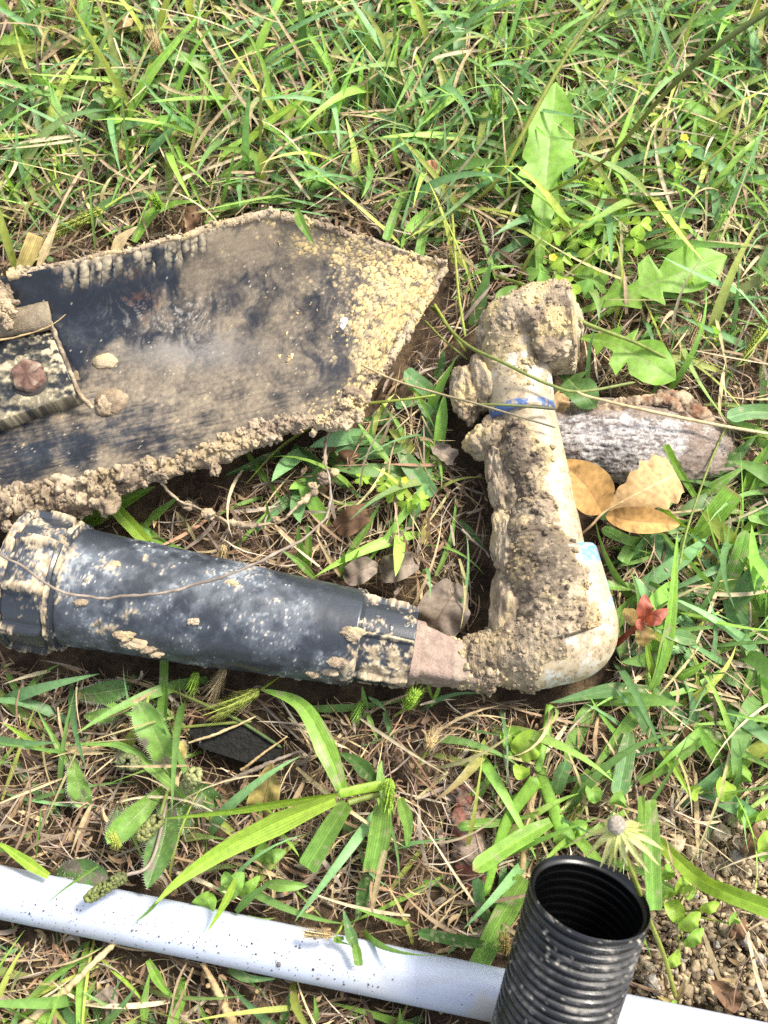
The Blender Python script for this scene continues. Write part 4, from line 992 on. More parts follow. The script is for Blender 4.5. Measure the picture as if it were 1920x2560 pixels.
# lower left and middle
big = shoot('large shoot of bright arching blades with a green ear at bottom centre', [
    (Z([(846, 1985), (669, 2012), (560, 2030), (405, 2046)], 30, 34), 30, 'lime'), (Z([(838, 1996), (690, 2058), (560, 2125), (450, 2200), (385, 2262)], 32, 48), 56, 'lime'),
    (Z([(858, 1975), (800, 1840), (745, 1757), (645, 1722)], 28, 20), 48, 'fresh'), (Z([(868, 2008), (822, 2082), (768, 2170)], 26, 18), 44, 'mid', 'cut'), (Z([(958, 2014), (948, 2090), (928, 2180)], 24, 16), 48, 'mid', 'cut'),
    (Z([(922, 2186), (908, 2240), (888, 2305)], 10, 8), 36, 'dark'), (Z([(1000, 1995), (1018, 2060), (1019, 2126)], 20, 12), 30, 'mid'), (Z([(940, 1950), (890, 1905), (850, 1880)], 14, 8), 36, 'dark'), (Z([(958, 1990), (950, 1930), (955, 1900)], 18, 14), 22, 'mid')],
    [(Z([(956, 1962), (905, 1972), (846, 1985)], 22, 30), [26, 24], 'lime'), (Z([(950, 1985), (910, 1995), (868, 2008)], 20, 26), 16, 'stem')])
shoot('flat dark blade hanging from under the sprinkler body towards the plantain', [(Z([(414, 1640), (412, 1740), (405, 1845)], 16, 20), 38, 'mid', 'cut')])
shoot('bent blade with a yellow base lying across the plantain rosette', [(Z([(468, 2002), (380, 1921), (300, 1864), (165, 1862)], 16, 20), 24, 'mid'), (Z([(182, 1932), (140, 1858), (92, 1772)], 10, 16), 15, 'mid')])
shoot('bright sprout at the left edge above the white pipe', [(Z([(122, 2190), (60, 2150), (12, 2118), (-15, 2105)], 26, 22), 25, 'lime'), (Z([(90, 2150), (98, 2080), (104, 2015)], 16, 22), 10, 'mid')])
shoot('thin pale blades at the left edge below the sprinkler cap', [(Z([(128, 1882), (60, 1840), (5, 1806)], 10, 18), 16, 'lime'), (Z([(5, 2000), (50, 1870), (90, 1760)], 6, 14), 9, 'yel'), (Z([(10, 1660), (40, 1720), (90, 1790)], 6, 8), 16, 'mid'), (Z([(60, 1740), (100, 1690), (150, 1660)], 6, 10), 14, 'mid')])
shoot('long thin dark stem crossing the black shard', [], [(Z([(424, 1722), (520, 1765), (600, 1803), (705, 1870)], 14, 12), 9, 'stem', 'stem', 40, (0.08, 0.13, 0.05)), (Z([(420, 1822), (520, 1812), (630, 1803)], 12, 12), 8, 'stem')])
shoot('little sprout poking over the white pipe at bottom centre', [(Z([(890, 2372), (872, 2320), (858, 2274)], 32, 36), 26, 'blue'), (Z([(888, 2360), (894, 2390), (898, 2416)], 33, 31), 20, 'mid', 'round'), (Z([(860, 2345), (840, 2350), (880, 2362)], 30, 31), 14, 'mid')])
shoot('fine blades dipping onto the white pipe beside the big shoot', [(Z([(590, 2195), (560, 2260), (518, 2330)], 36, 31), 18, 'lime'), (Z([(400, 2248), (370, 2280), (338, 2305)], 38, 32), 9, 'mid'), (Z([(245, 2165), (170, 2215), (112, 2262)], 34, 31), 7, 'mid'), (Z([(590, 2280), (630, 2240), (680, 2205)], 20, 22), 20, 'dark'), (Z([(620, 2290), (650, 2300), (690, 2295)], 14, 14), 8, 'mid')])
shoot('small upright sprout beside the sprinkler inlet at the nipple', [(Z([(1078, 1766), (1100, 1710), (1104, 1665)], 10, 26), 10, 'fresh'), (Z([(1082, 1750), (1070, 1710), (1058, 1682)], 10, 20), 8, 'lime')])
shoot('green stem and narrow leaves right of the grass ears under the inlet', [(Z([(915, 1790), (910, 1740), (905, 1715)], 10, 18), 16, 'mid'), (Z([(922, 1742), (950, 1760), (966, 1778)], 14, 12), 12, 'blue'), (Z([(918, 1780), (935, 1830), (945, 1850)], 10, 8), 12, 'mid'), (Z([(960, 1780), (975, 1830), (985, 1860)], 10, 8), 16, 'dark')])
shoot('grass sprigs beneath the white pipe in the bottom left corner', [(Z([(370, 2400), (410, 2470), (450, 2500)], 10, 18), 24, 'fresh'), (Z([(60, 2510), (150, 2430), (270, 2360)], 10, 12), 16, 'mid'), (Z([(250, 2570), (300, 2520), (340, 2470)], 8, 20), 18, 'blue'), (Z([(205, 2560), (215, 2500), (240, 2450)], 8, 16), 20, 'fresh'), (Z([(360, 2570), (362, 2500), (375, 2430)], 8, 16), 20, 'mid'), (Z([(430, 2560), (455, 2510), (465, 2450)], 8, 16), 14, 'fresh'), (Z([(255, 2400), (320, 2460), (370, 2520)], 8, 12), 10, 'lime'), (Z([(570, 2425), (620, 2445), (690, 2448)], 10, 16), 20, 'blue'), (Z([(610, 2440), (645, 2470), (672, 2500)], 12, 16), 12, 'mid'), (Z([(20, 2560), (90, 2520), (200, 2500)], 8, 12), 14, 'fresh')])
shoot('green blades coming up under the white pipe at bottom centre', [(Z([(700, 2570), (720, 2520), (725, 2470)], 8, 16), 22, 'dark'), (Z([(780, 2570), (790, 2530), (785, 2490)], 8, 14), 14, 'mid'), (Z([(530, 2570), (500, 2520), (495, 2490)], 8, 14), 12, 'mid'), (Z([(1010, 2580), (1000, 2555), (1000, 2520)], 8, 16), 18, 'mid')])

# long stems lying over things
def long_stem(label, pts, w, kind='stem', c1=None, extra=()):
    t = thing('long_grass', label, 'grass stem', at(pts[0][0], pts[0][1], 0), 'long grass stems')
    stalk(t, pts, w, kind, 'stem', 60, c1)
    for e in extra:
        stalk(t, *e)
    return t
long_stem('tall yellow-green grass stalk slanting past the big toothed leaf', [(1185, 505, 8), (1250, 440, 24), (1330, 290, 40), (1420, 132, 50), (1525, -20, 60)], [9, 12, 9], 'yel', (0.20, 0.24, 0.05))
long_stem('thick stem reaching towards the viewer at the top right, out of focus', [(1335, 498, 14), (1420, 455, 40), (1527, 388, 70), (1643, 255, 110), (1770, 133, 140), (1960, 0, 160)], [8, 10, 13, 16], 'yel', (0.12, 0.16, 0.05))
long_stem('thin yellow stem running to the right edge above the toothed leaf', [(1700, 462, 12), (1800, 375, 24), (1930, 270, 36)], [7, 8], 'yel')
long_stem('dark stem lying across the top of the muddy upper elbow', [(1075, 762, 12), (1159, 856, 30), (1265, 910, 50), (1370, 960, 50), (1450, 979, 42), (1590, 955, 26)], [9, 9, 7], 'stem', (0.24, 0.28, 0.10))
long_stem('pale dry stem running from the elbow over the log to the right edge', [(1440, 978, 44), (1473, 992, 40), (1620, 1027, 34), (1780, 1060, 28), (1950, 1090, 20)], [7, 9, 8], 'straw')
long_stem('thin beige stem crossing the blue-primed socket of the upper elbow', [(900, 910, 30), (985, 950, 34), (1100, 985, 42), (1200, 1012, 50), (1392, 1070, 46)], [6, 6, 5], 'straw', (0.10, 0.10, 0.07), [([(1195, 1010, 50), (1290, 1014, 51), (1390, 1022, 46)], [5, 9], 'stem', 'stem', 30, (0.10, 0.10, 0.07))])
long_stem('green stem from the upper elbow passing over the lower toothed leaf', [(1130, 530, 18), (1145, 720, 26), (1163, 842, 30)], [7, 7], 'yel')
long_stem('green stem sloping right over the middle toothed leaf', [(1240, 690, 14), (1330, 722, 46), (1446, 800, 44), (1600, 862, 30), (1730, 932, 16)], [8, 11, 7], 'stem')
long_stem('pale stem from the lower shovel corner to the blue-green shoot', [(900, 1010, 20), (1000, 1000, 22), (1090, 988, 20)], [8, 6], 'yel')
long_stem('pair of long stems between the shovel tip and the upper elbow', [(1085, 760, 16), (1130, 830, 22), (1165, 880, 20)], [8, 6], 'yel', None, [([(1060, 800, 14), (1110, 850, 20), (1170, 900, 18)], [5, 5], 'stem')])

# ------------------------------------------------------------------ broad-leaved plants
def broadleaf(parent, pts, wpx, kind='fresh', shape='ovate', name='leaf', teeth=None, rib=(0.30, 0.36, 0.14), fold=0.16, wav=0.15, n=44, roll=0.0, hair=False, cup=0.0, spots=None, mat=None):
    LEAFN[0] += 1
    sd = LEAFN[0]
    if len(pts[0]) == 2: pts = Z(pts, 8, 18)
    P = ptpx(pts, n)
    k = len(pts) // 2
    w = wpx * 0.5 * mpp(pts[k][0], pts[k][1], pts[k][2] * 0.001)
    s = np.linspace(0, 1, n)
    if shape == 'ovate': pr = np.sin(np.clip(s, 0, 1) ** 0.8 * math.pi) ** 0.75
    elif shape == 'lance': pr = np.sin(s ** 1.15 * math.pi) ** 0.7 * 0.9 + 0.12 * (1 - s)
    elif shape == 'oblong': pr = np.clip(0.22 + 1.4 * s, 0, 1) * np.sqrt(np.clip(1 - ((s - 0.75) / 0.25).clip(0, 1) ** 2, 0, 1))
    elif shape == 'heart': pr = np.sqrt(np.clip(s * 1.6, 0, 1)) * np.clip((1 - s) / 0.6, 0, 1) ** 0.8
    elif shape == 'torn': pr = np.interp(s, [0, .15, .6, .8, 1], [.02, .35, .95, 1.0, .82]) * (1 + 0.10 * np.sin(s * 31))
    else: pr = np.interp(s, *shape)
    WL, WR = w * pr + 1e-5, w * pr + 1e-5
    if teeth:
        WL = WL * np.interp(s, *teeth[0]); WR = WR * np.interp(s, *teeth[1])
    V, F, js = strip(P, WL, WR, fold, 5, roll, cup, wav, sd, js=[-1, -0.75, -0.5, -0.25, -0.055, 0, 0.055, 0.25, 0.5, 0.75, 1])
    V = V + (0.0006 * fbm(V, 70, 2, sd))[..., None] * np.array([0.3, 0.3, 1])
    c0, c1 = G[kind]
    c_ = lerp(c0, c1, s[:, None])[:, None] * np.ones((1, 11, 1))
    vein = np.abs(np.sin(s[:, None] * 26 - np.abs(js)[None, :] * 5)) ** 10
    c_ = c_ * (1 + 0.18 * fbm(V, 240, 3, sd))[..., None]
    c_ = mixc(c_, np.array(rib), 0.28 * vein * (np.abs(js)[None, :] < 0.85))
    c_[:, 5] = mixc(c_[:, 5], np.array(rib), 0.85 * np.ones(n))
    if mat is M_DRY: c_ = mixc(c_, np.array(c0) * 0.35, 0.75 * sst(0.2, 0.5, fbm(V, 160, 4, sd + 9, 0.6)))
    if spots: c_ = mixc(c_, spots, sst(0.15, 0.45, fbm(V, 130, 3, sd + 3)))
    o = obj(name, V, F, mat or (M_DRY if kind in ('straw', 'tan', 'brown', 'olive', 'grey') else M_LEAF), parent, col=c_)
    if hair:
        rr = np.random.default_rng(sd); A = Acc()
        Vf = V.reshape(-1, 3)
        e = np.r_[V[4:, 0], V[4:, -1], Vf[rr.integers(0, len(Vf), 60)]]
        sg = np.r_[-np.ones(n - 4), np.ones(n - 4), rr.normal(0, .5, 60)]
        T_, S_, N_ = frames(P)
        for q, a in zip(e, sg):
            i = rr.integers(4, n)
            d = (S_[min(i, n - 1)] * a + N_[0] * rr.uniform(0, 1) + 0.4 * T_[0]) * rr.uniform(0.0008, 0.002)
            b = np.cross(d, [0, 0, 1]); b = b / (np.linalg.norm(b) + 1e-9) * 0.00006
            A.add([q - b, q + b, q + d], np.array([[0, 1, 2]]), (0.5, 0.52, 0.4))
        h_ = A.build('leaf_hairs', M_STRAW, o); h_['kind'] = 'stuff'
    return o

# dandelion with lobed leaves
dn_ = thing('dandelion_plant', 'dandelion with four bright toothed leaves around the upper elbow', 'dandelion', at(1370, 800, 0))
tL = ([0, .1, .22, .24, .34, .36, .48, .50, .58, .60, .7, 1], [.9, .9, .9, 1.3, .8, 1.3, .6, 1.95, 1.0, 1.25, .95, 1.0])
tR = ([0, .1, .3, .4, .5, .55, .6, .66, .7, 1], [.9, .9, .9, 1.3, .7, .85, 1.5, 1.0, 1.0, 1.0])
dshape = ([0, .12, .25, .38, .5, .62, .75, .85, .93, 1], [.10, .16, .32, .42, .62, .88, 1.0, .82, .5, .02])
broadleaf(dn_, [(1345, 720, 10), (1350, 620, 18), (1362, 480, 24), (1375, 340, 28), (1390, 205, 34)], 124, 'fresh', dshape, teeth=(tL, tR), rib=(0.36, 0.44, 0.2), n=100)
tM = ([0, .2, .3, .31, .42, .44, .55, .56, .64, 1], [.9, 1.0, 2.2, .7, .8, 1.9, 1.8, .6, 1.0, 1.0])
tN = ([0, .25, .38, .40, .5, .52, .58, .7, 1], [.9, 1.0, 2.1, .6, 1.9, .7, .85, 1.0, 1.0])
broadleaf(dn_, [(1440, 785, 12), (1530, 748, 18), (1620, 715, 22), (1710, 680, 24), (1818, 640, 24)], 118, 'fresh', dshape, teeth=(tM, tN), n=100)
broadleaf(dn_, [(1432, 838, 14), (1500, 850, 20), (1560, 872, 24), (1620, 905, 24), (1690, 948, 20)], 116, 'fresh', dshape, teeth=(tN, tM), n=100)
broadleaf(dn_, [(1390, 900, 12), (1420, 945, 22), (1460, 985, 26), (1490, 1020, 22)], 80, 'dark', dshape, teeth=(tM, tL), n=50)
broadleaf(dn_, [(1300, 770, 8), (1260, 745, 12), (1290, 715, 14)], 46, 'mid', 'ovate', n=30)
# spent dandelion head on a long stalk, leaning over the tube
G['bract'] = ((0.55, 0.58, 0.24), (0.62, 0.62, 0.32))
dh = thing('spent_dandelion_head', 'spent dandelion head with drooping pale bracts beside the tube mouth', 'flower head', at(1690, 2490, 0))
SP = [(1692, 2500, 8), (1660, 2390, 34), (1620, 2290, 70), (1588, 2200, 104), (1560, 2130, 118), (1545, 2078, 124)]
stalk(dh, SP, [15, 13, 10], 'yel', 'stem', 60)
hc = at(1541, 2062, 0.126)
v, f = ICO[3]
V = hc + v * (1 + 0.10 * vnoise(v * 6, 3))[:, None] * np.array([0.0033, 0.0033, 0.0028])
obj('receptacle', V, f, M_STRAW, dh, col=lerp((0.20, 0.17, 0.13), (0.36, 0.32, 0.27), sst(-0.3, 0.5, vnoise(v * 9, 5))[:, None]))
rr = np.random.default_rng(3)
tips = [(1462, 2090), (1478, 2120), (1466, 2140), (1500, 2170), (1520, 2172), (1535, 2180), (1552, 2160), (1600, 2170), (1625, 2185), (1650, 2165), (1660, 2125), (1640, 2105), (1628, 2080), (1615, 2062), (1598, 2058), (1570, 2165), (1512, 2150)]
for tx_, ty_ in tips:
    gblade(dh, [(1545 + rr.normal(0, 5), 2072 + rr.normal(0, 3), 125), ((1545 + tx_) / 2 + rr.normal(0, 4), (2075 + ty_) / 2 - 6, 122), (tx_, ty_, 108 + rr.uniform(-6, 8))], 14, 'bract', 'point', 0.3, None, 'bract', rr)
# withered dandelion base at the foot of the stalk
broadleaf(dh, [(1690, 2500, 12), (1680, 2540, 16), (1700, 2580, 12)], 40, 'fresh', 'lance')
gblade(dh, Z([(1692, 2500), (1715, 2460), (1728, 2430)], 10, 24), 12, 'straw', name='bract'); gblade(dh, Z([(1690, 2505), (1705, 2470), (1712, 2445)], 10, 22), 16, 'tan', name='bract'); gblade(dh, Z([(1690, 2510), (1665, 2500), (1640, 2490)], 12, 14), 12, 'olive', name='bract')

# plantain rosette with hairy leaves
pl = thing('plantain_rosette', 'hairy plantain rosette with mud-dusted leaves above the white pipe at left', 'plantain', at(422, 1960, 0))
for pts, w, kd, sh in [([(425, 1955, 8), (400, 1860, 22), (345, 1755, 28)], 72, 'mid', 'oblong'), ([(410, 1968, 8), (350, 2030, 18), (268, 2108, 22)], 58, 'mid', 'oblong'), ([(420, 1985, 8), (410, 2090, 18), (368, 2222, 26)], 76, 'dark', 'lance'), ([(440, 1978, 8), (455, 2030, 12), (462, 2086, 12)], 44, 'dark', 'lance'), ([(182, 1890, 14), (190, 1940, 16), (216, 2018, 10)], 52, 'mid', 'oblong'), ([(455, 1965, 10), (500, 1980, 16), (545, 2015, 10)], 56, 'dark', 'oblong'), ([(430, 1930, 8), (450, 1880, 12), (460, 1850, 12)], 40, 'olive', 'lance'), ([(300, 2010, 8), (285, 2070, 10), (270, 2110, 8)], 36, 'dark', 'lance'), ([(180, 1740, 8), (260, 1730, 14), (320, 1720, 12)], 52, 'dark', 'oblong'), ([(210, 1790, 10), (250, 1790, 14), (290, 1785, 12)], 34, 'mid', 'oblong'), ([(410, 1935, 8), (340, 1900, 12), (290, 1890, 12)], 42, 'grey', 'oblong'), ([(140, 2185, 10), (190, 2170, 16), (270, 2195, 18)], 56, 'dark', 'oblong')]:
    broadleaf(pl, pts, w, kd, sh, hair=True, spots=(0.17, 0.15, 0.11), wav=0.14, cup=0.2)
def spike(parent, a, b, wpx, col0, col1, seed, k=170, name='flower_spike'):
    rr = np.random.default_rng(seed); A = Acc()
    P = ptpx([a, ((a[0] + b[0]) / 2 + 6, (a[1] + b[1]) / 2 - 6, (a[2] + b[2]) / 2 + 2), b], 40)
    w = wpx * 0.5 * mpp(a[0], a[1], a[2] * .001)
    T_, S_, N_ = frames(P)
    v, f = ICO[0]
    for _ in range(k):
        i = rr.integers(0, 40); an = rr.uniform(0, 6.28)
        tpr = min(1, (40 - i) / 10 + 0.35, i / 4 + 0.5)
        d = S_[i] * math.cos(an) + N_[i] * math.sin(an)
        A.add(P[i] + d * w * tpr * 0.8 + v * w * 0.42 * rr.uniform(0.6, 1.2, 3), f, lerp(col0, col1, rr.random() * 0.6 + 0.4 * i / 40))
    return A.build(name, M_LEAF, parent)
spike(pl, (312, 2190, 30), (214, 2250, 36), 30, (0.10, 0.11, 0.06), (0.26, 0.30, 0.08), 3)
spike(pl, (398, 2046, 28), (348, 2096, 30), 34, (0.14, 0.15, 0.07), (0.34, 0.36, 0.12), 5)
spike(pl, (470, 1960, 24), (486, 1935, 34), 40, (0.20, 0.24, 0.09), (0.42, 0.42, 0.2), 7, 90)
spike(pl, (300, 1905, 18), (345, 1915, 22), 36, (0.14, 0.16, 0.09), (0.26, 0.28, 0.12), 9, 120)
stalk(pl, [(425, 1960, 10), (412, 2000, 24), (398, 2046, 28)], [9, 9], 'stem'); stalk(pl, [(425, 1965, 10), (380, 2150, 26), (312, 2190, 30)], [9, 9], 'grey'); stalk(pl, [(460, 1930, 12), (440, 1860, 14), (420, 1790, 12)], [8, 6], 'stem')

# clover with yellow flowers
def trefoil(parent, x, y, z, spx, rot, kind='lime', tilt=0.2, seed=0):
    rr = np.random.default_rng(seed)
    lf = None
    for k in range(3):
        a = rot + k * 2.09 + rr.normal(0, 0.12)
        m_ = mpp(x, y, z * .001); L = spx * 0.5 * m_
        c = at(x, y, z * .001)
        d = np.array([math.cos(a), math.sin(a), -tilt + rr.normal(0, 0.15)])
        t = np.linspace(0, 1, 9)
        P = c + d * (L * t)[:, None]; P[:, 2] -= 0.25 * L * t ** 2
        pr = np.interp(t, [0, .25, .6, .85, 1], [.05, .32, .62, .62, .42]) * L
        V, F, js = strip(P, pr, pr, 0.18, 2)
        T_ = unit(P[-1] - P[0]); V[-1, 2] -= T_ * L * 0.2; V[-2, 2] -= T_ * L * 0.05    # notch of the heart
        c0, c1 = G[kind]; cc_ = lerp(c0, c1, rr.random()) * np.ones((9, 5, 1)) * rr.uniform(0.85, 1.15)
        cc_[:, 2] *= 1.25
        o = obj('leaflet', V, F, M_LEAF, parent, col=cc_)
def flower(parent, x, y, z, spx, seed):
    A = Acc(); c = at(x, y, z * .001); L = spx * 0.5 * mpp(x, y, z * .001)
    for k in range(5):
        a = k * 1.2566 + seed; d = np.array([math.cos(a), math.sin(a), 0.35]); t = np.linspace(0, 1, 5)
        P = c + d * (L * t)[:, None]
        V, F, js = strip(P, L * np.array([.1, .35, .5, .45, .15]), L * np.array([.1, .35, .5, .45, .15]), 0.1, 1)
        A.add(V, F, (0.60, 0.50, 0.05))
    A.build('flower', M_LEAF, parent)
def clover(label, root, leaves, flowers, kind='lime'):
    t = thing('clover_plant', label, 'clover', at(root[0], root[1], 0), 'clovers in the lawn')
    for i, (x, y, s_) in enumerate(leaves):
        zz = 14 + (i * 7) % 12
        trefoil(t, x, y, zz, s_, i * 1.7, kind if i % 4 else 'mid', seed=i + int(root[0]))
        stalk(t, [(root[0] + (x - root[0]) * 0.3, root[1] + (y - root[1]) * 0.3, 3), ((root[0] + x) / 2, (root[1] + y) / 2 + 8, 8), (x, y, zz)], 4, 'stem', n=14, m=5)
    for i, (x, y, s_) in enumerate(flowers):
        flower(t, x, y, 26, s_, i)
    return t
clover('clover patch with yellow flowers between the two big toothed leaves', (1440, 660), [(1342, 640, 56), (1382, 580, 62), (1440, 545, 56), (1490, 555, 60), (1520, 575, 62), (1600, 560, 62), (1480, 620, 64), (1470, 670, 72), (1350, 680, 60), (1385, 700, 66), (1405, 650, 56), (1375, 555, 50), (1570, 490, 60), (1590, 605, 54), (1700, 570, 62), (1745, 625, 60), (1480, 700, 84), (1415, 715, 72), (1500, 460, 56), (1550, 535, 54), (1690, 600, 44), (1440, 600, 50), (1730, 700, 40), (1520, 630, 50)], [(1382, 645, 22), (1710, 346, 22)])
clover('small yellow-flowered clover below the lower shovel corner', (985, 1235), [(975, 1200, 56), (985, 1225, 60), (1020, 1255, 48), (1052, 1250, 44), (1000, 1215, 40), (960, 1210, 40), (905, 1195, 36)], [(1012, 1201, 19)])
clover('clover sprigs around the small yellow flower at upper right', (1700, 360), [(1600, 280, 56), (1712, 372, 44), (1655, 300, 50), (1690, 420, 40), (1570, 300, 44)], [])

# red seedling
rs = thing('red_seedling', 'small seedling with red stem and pink-tinged leaves at the right of the lower elbow', 'seedling', at(1548, 1606, 0))
stalk(rs, [(1540, 1612, 10), (1570, 1585, 22), (1612, 1555, 32)], [16, 14], 'red')
for pts, w, kd in [([(1612, 1552, 32), (1612, 1520, 40), (1612, 1484, 40)], 46, 'red'), ([(1615, 1552, 33), (1645, 1540, 40), (1672, 1522, 38)], 34, 'red'), ([(1600, 1562, 28), (1580, 1540, 30), (1562, 1520, 24)], 42, 'olive'), ([(1608, 1562, 28), (1612, 1590, 28), (1610, 1616, 22)], 52, 'olive'), ([(1606, 1556, 34), (1600, 1562, 38), (1606, 1578, 36)], 26, 'red'), ([(1615, 1550, 36), (1638, 1552, 44), (1656, 1556, 42)], 30, 'red')]:
    o = broadleaf(rs, pts, w, kd, 'ovate', rib=(0.5, 0.12, 0.10), mat=M_LEAF, n=24)

# little leafy weeds
def weed(label, root, leaves, kind='lime', name='leafy_weed', cat='weed', group='small leafy weeds'):
    t = thing(name, label, cat, at(root[0], root[1], 0), group)
    for i, (x0, y0, x1, y1, w) in enumerate(leaves):
        zz = 10 + (i * 5) % 14
        broadleaf(t, [(x0, y0, zz), ((x0 + x1) / 2, (y0 + y1) / 2, zz + 5), (x1, y1, zz + 2)], w, kind if i % 3 else 'fresh', 'ovate', n=22, cup=0.25)
        stalk(t, [(root[0], root[1], 2), ((root[0] + x0) / 2 + 4, (root[1] + y0) / 2, 8), (x0, y0, zz)], 5, 'stem', n=12, m=5)
    return t
weed('oval-leaved weed beside the jointed shoot below the lower elbow', (1310, 1900), [(1290, 1860, 1262, 1822, 60), (1290, 1888, 1345, 1835, 74), (1300, 1915, 1308, 1948, 44), (1290, 1885, 1262, 1890, 24)])
weed('oval-leaved weed hidden among the blades above the tube', (1500, 1950), [(1500, 1940, 1525, 1918, 50), (1480, 1965, 1490, 2008, 44), (1540, 2010, 1560, 1990, 50), (1420, 2075, 1470, 2060, 40), (1400, 2110, 1420, 2060, 50)], 'mid')
weed('bright heart-leaved weed near the right edge above the bare soil', (1790, 1960), [(1830, 1950, 1862, 1905, 70), (1812, 1950, 1812, 2005, 56), (1745, 1985, 1720, 1975, 40), (1860, 2030, 1880, 2060, 54), (1905, 2050, 1930, 2040, 50), (1910, 2130, 1925, 2080, 56), (1905, 2120, 1915, 2150, 44)])
weed('string of small bright leaves on the bare soil right of the tube', (1680, 2280), [(1672, 2245, 1668, 2205, 40), (1672, 2250, 1704, 2310, 46), (1700, 2325, 1752, 2280, 40), (1712, 2365, 1760, 2320, 34), (1700, 2380, 1665, 2420, 34), (1700, 2230, 1715, 2190, 40), (1665, 2200, 1672, 2160, 36), (1750, 2275, 1800, 2258, 30), (1715, 2225, 1735, 2240, 36), (1830, 2310, 1842, 2285, 34)])
weed('toothed pale green weed above the white pipe below the big shoot', (640, 2200), [(650, 2165, 660, 2100, 36), (662, 2145, 712, 2128, 36), (660, 2210, 770, 2215, 30), (600, 2240, 650, 2190, 30), (560, 2240, 610, 2180, 50), (575, 2215, 560, 2180, 34), (500, 2275, 535, 2235, 60)], 'mid')
weed('variegated dark-leaved sprig with a red stem at upper left', (268, 325), [(262, 275, 305, 242, 44), (262, 285, 215, 270, 52), (265, 255, 235, 232, 30), (270, 300, 305, 300, 36), (278, 330, 300, 365, 38)], 'dark')
weed('yellowing star-shaped sprout at upper left', (320, 375), [(322, 365, 340, 338, 20), (322, 370, 345, 372, 20), (320, 375, 300, 352, 18), (322, 378, 328, 405, 22), (275, 240, 260, 215, 30), (275, 240, 290, 220, 26)], 'yel')
weed('upright chickweed with tiny leaves near the top left corner', (240, 130), [(240, 60, 222, 45, 18), (242, 60, 262, 48, 18), (244, 90, 225, 100, 16), (246, 90, 265, 85, 16), (218, 130, 200, 120, 18), (220, 135, 235, 150, 16), (250, 40, 240, 15, 18), (252, 40, 275, 35, 18), (215, 100, 205, 85, 14)], 'yel')
weed('small yellow-green sprout at the top edge right of centre', (1430, 10), [(1440, 8, 1420, -5, 16), (1442, 10, 1465, 4, 18), (1540, 40, 1520, 30, 16), (1542, 42, 1560, 34, 18), (1540, 45, 1545, 62, 16), (1680, 185, 1670, 165, 14), (1682, 188, 1700, 180, 14)], 'lime')

# ears of wild barley
def ear(label, a, b, wpx, kind='yel', awn=1.0, seed=0, stem=None):
    t = thing('grass_ear', label, 'grass ear', at(a[0], a[1], 0), 'bristly grass ears')
    rr = np.random.default_rng(seed + 50)
    A, B = Acc(), Acc()
    n = 30
    P = ptpx([a, ((a[0] + b[0]) / 2, (a[1] + b[1]) / 2, (a[2] + b[2]) / 2 + 2), b], n)
    T_, S_, N_ = frames(P)
    m_ = mpp(a[0], a[1], a[2] * .001); w = wpx * 0.5 * m_
    L = np.linalg.norm(P[-1] - P[0])
    c0, c1 = G[kind]
    for i in range(1, n - 1):
        for k in range(5):
            an = k * 1.2566 + i * 0.6
            d = unit(T_[i] * 1.1 + (S_[i] * math.cos(an) + N_[i] * math.sin(an)) * 0.75)
            ln = w * rr.uniform(0.9, 1.3); tk = w * 0.16
            s1 = unit(np.cross(d, T_[i] + 0.01)); s2 = np.cross(d, s1)
            q = P[i]
            V = np.array([q, q + d * ln * .45 + s1 * tk, q + d * ln * .45 + s2 * tk, q + d * ln * .45 - s1 * tk, q + d * ln * .45 - s2 * tk, q + d * ln])
            f = np.array([[0, 1, 2], [0, 2, 3], [0, 3, 4], [0, 4, 1], [5, 2, 1], [5, 3, 2], [5, 4, 3], [5, 1, 4]])
            cc_ = lerp(c0, c1, rr.random()) * rr.uniform(0.75, 1.35)
            A.add(V, f, np.clip(cc_ * np.linspace(0.8, 1.15, 6)[:, None], 0, 1))
            if awn:
                e = q + d * ln; g = e + unit(d + 0.5 * T_[i]) * w * awn * rr.uniform(0.8, 1.8)
                z_ = s1 * 0.00009
                B.add([e - z_, e + z_, g], np.array([[0, 1, 2]]), cc_ * 1.1)
    o = A.build('spikelets', M_LEAF, t, smooth=False); o['kind'] = 'stuff'
    if awn: o = B.build('awns', M_STRAW, t); o['kind'] = 'stuff'
    if stem: stalk(t, stem, [6, 7], 'yel')
    return t
ear('plump yellow-green ear lying above the left end of the shovel', (262, 520, 24), (146, 580, 22), 44, 'yel', 0.9, 1, [(330, 480, 8), (300, 495, 16), (262, 520, 24)])
ear('small round green ear above the middle of the shovel rim', (400, 520, 16), (388, 500, 26), 40, 'lime', 0.5, 2)
ear('yellow-green bristly ear below the sprinkler body', (655, 1722, 20), (555, 1775, 18), 50, 'yel', 1.2, 3, [(700, 1690, 8), (680, 1705, 14), (655, 1722, 20)])
ear('bright green ear tip under the sprinkler body at left', (492, 1675, 20), (482, 1712, 18), 38, 'lime', 0.6, 4)
ear('dry straw-coloured ear beside the yellow-green one under the sprinkler', (565, 1665, 16), (540, 1712, 14), 40, 'straw', 1.5, 5)
ear('bright green ear below the reddish nipple', (1012, 1772, 18), (1035, 1738, 28), 46, 'lime', 0.7, 6, [(985, 1790, 10), (1000, 1780, 14), (1012, 1772, 18)])
ear('green ear standing at the heart of the large bright shoot', (974, 1942, 26), (970, 2002, 30), 52, 'lime', 0.5, 7)
ear('pale green ear half hidden beneath the inlet of the sprinkler', (905, 1750, 14), (890, 1788, 12), 28, 'fresh', 1.0, 8)
ear('curled green ear on the plantain above the white pipe', (296, 2120, 28), (284, 2096, 36), 40, 'yel', 0.4, 9)
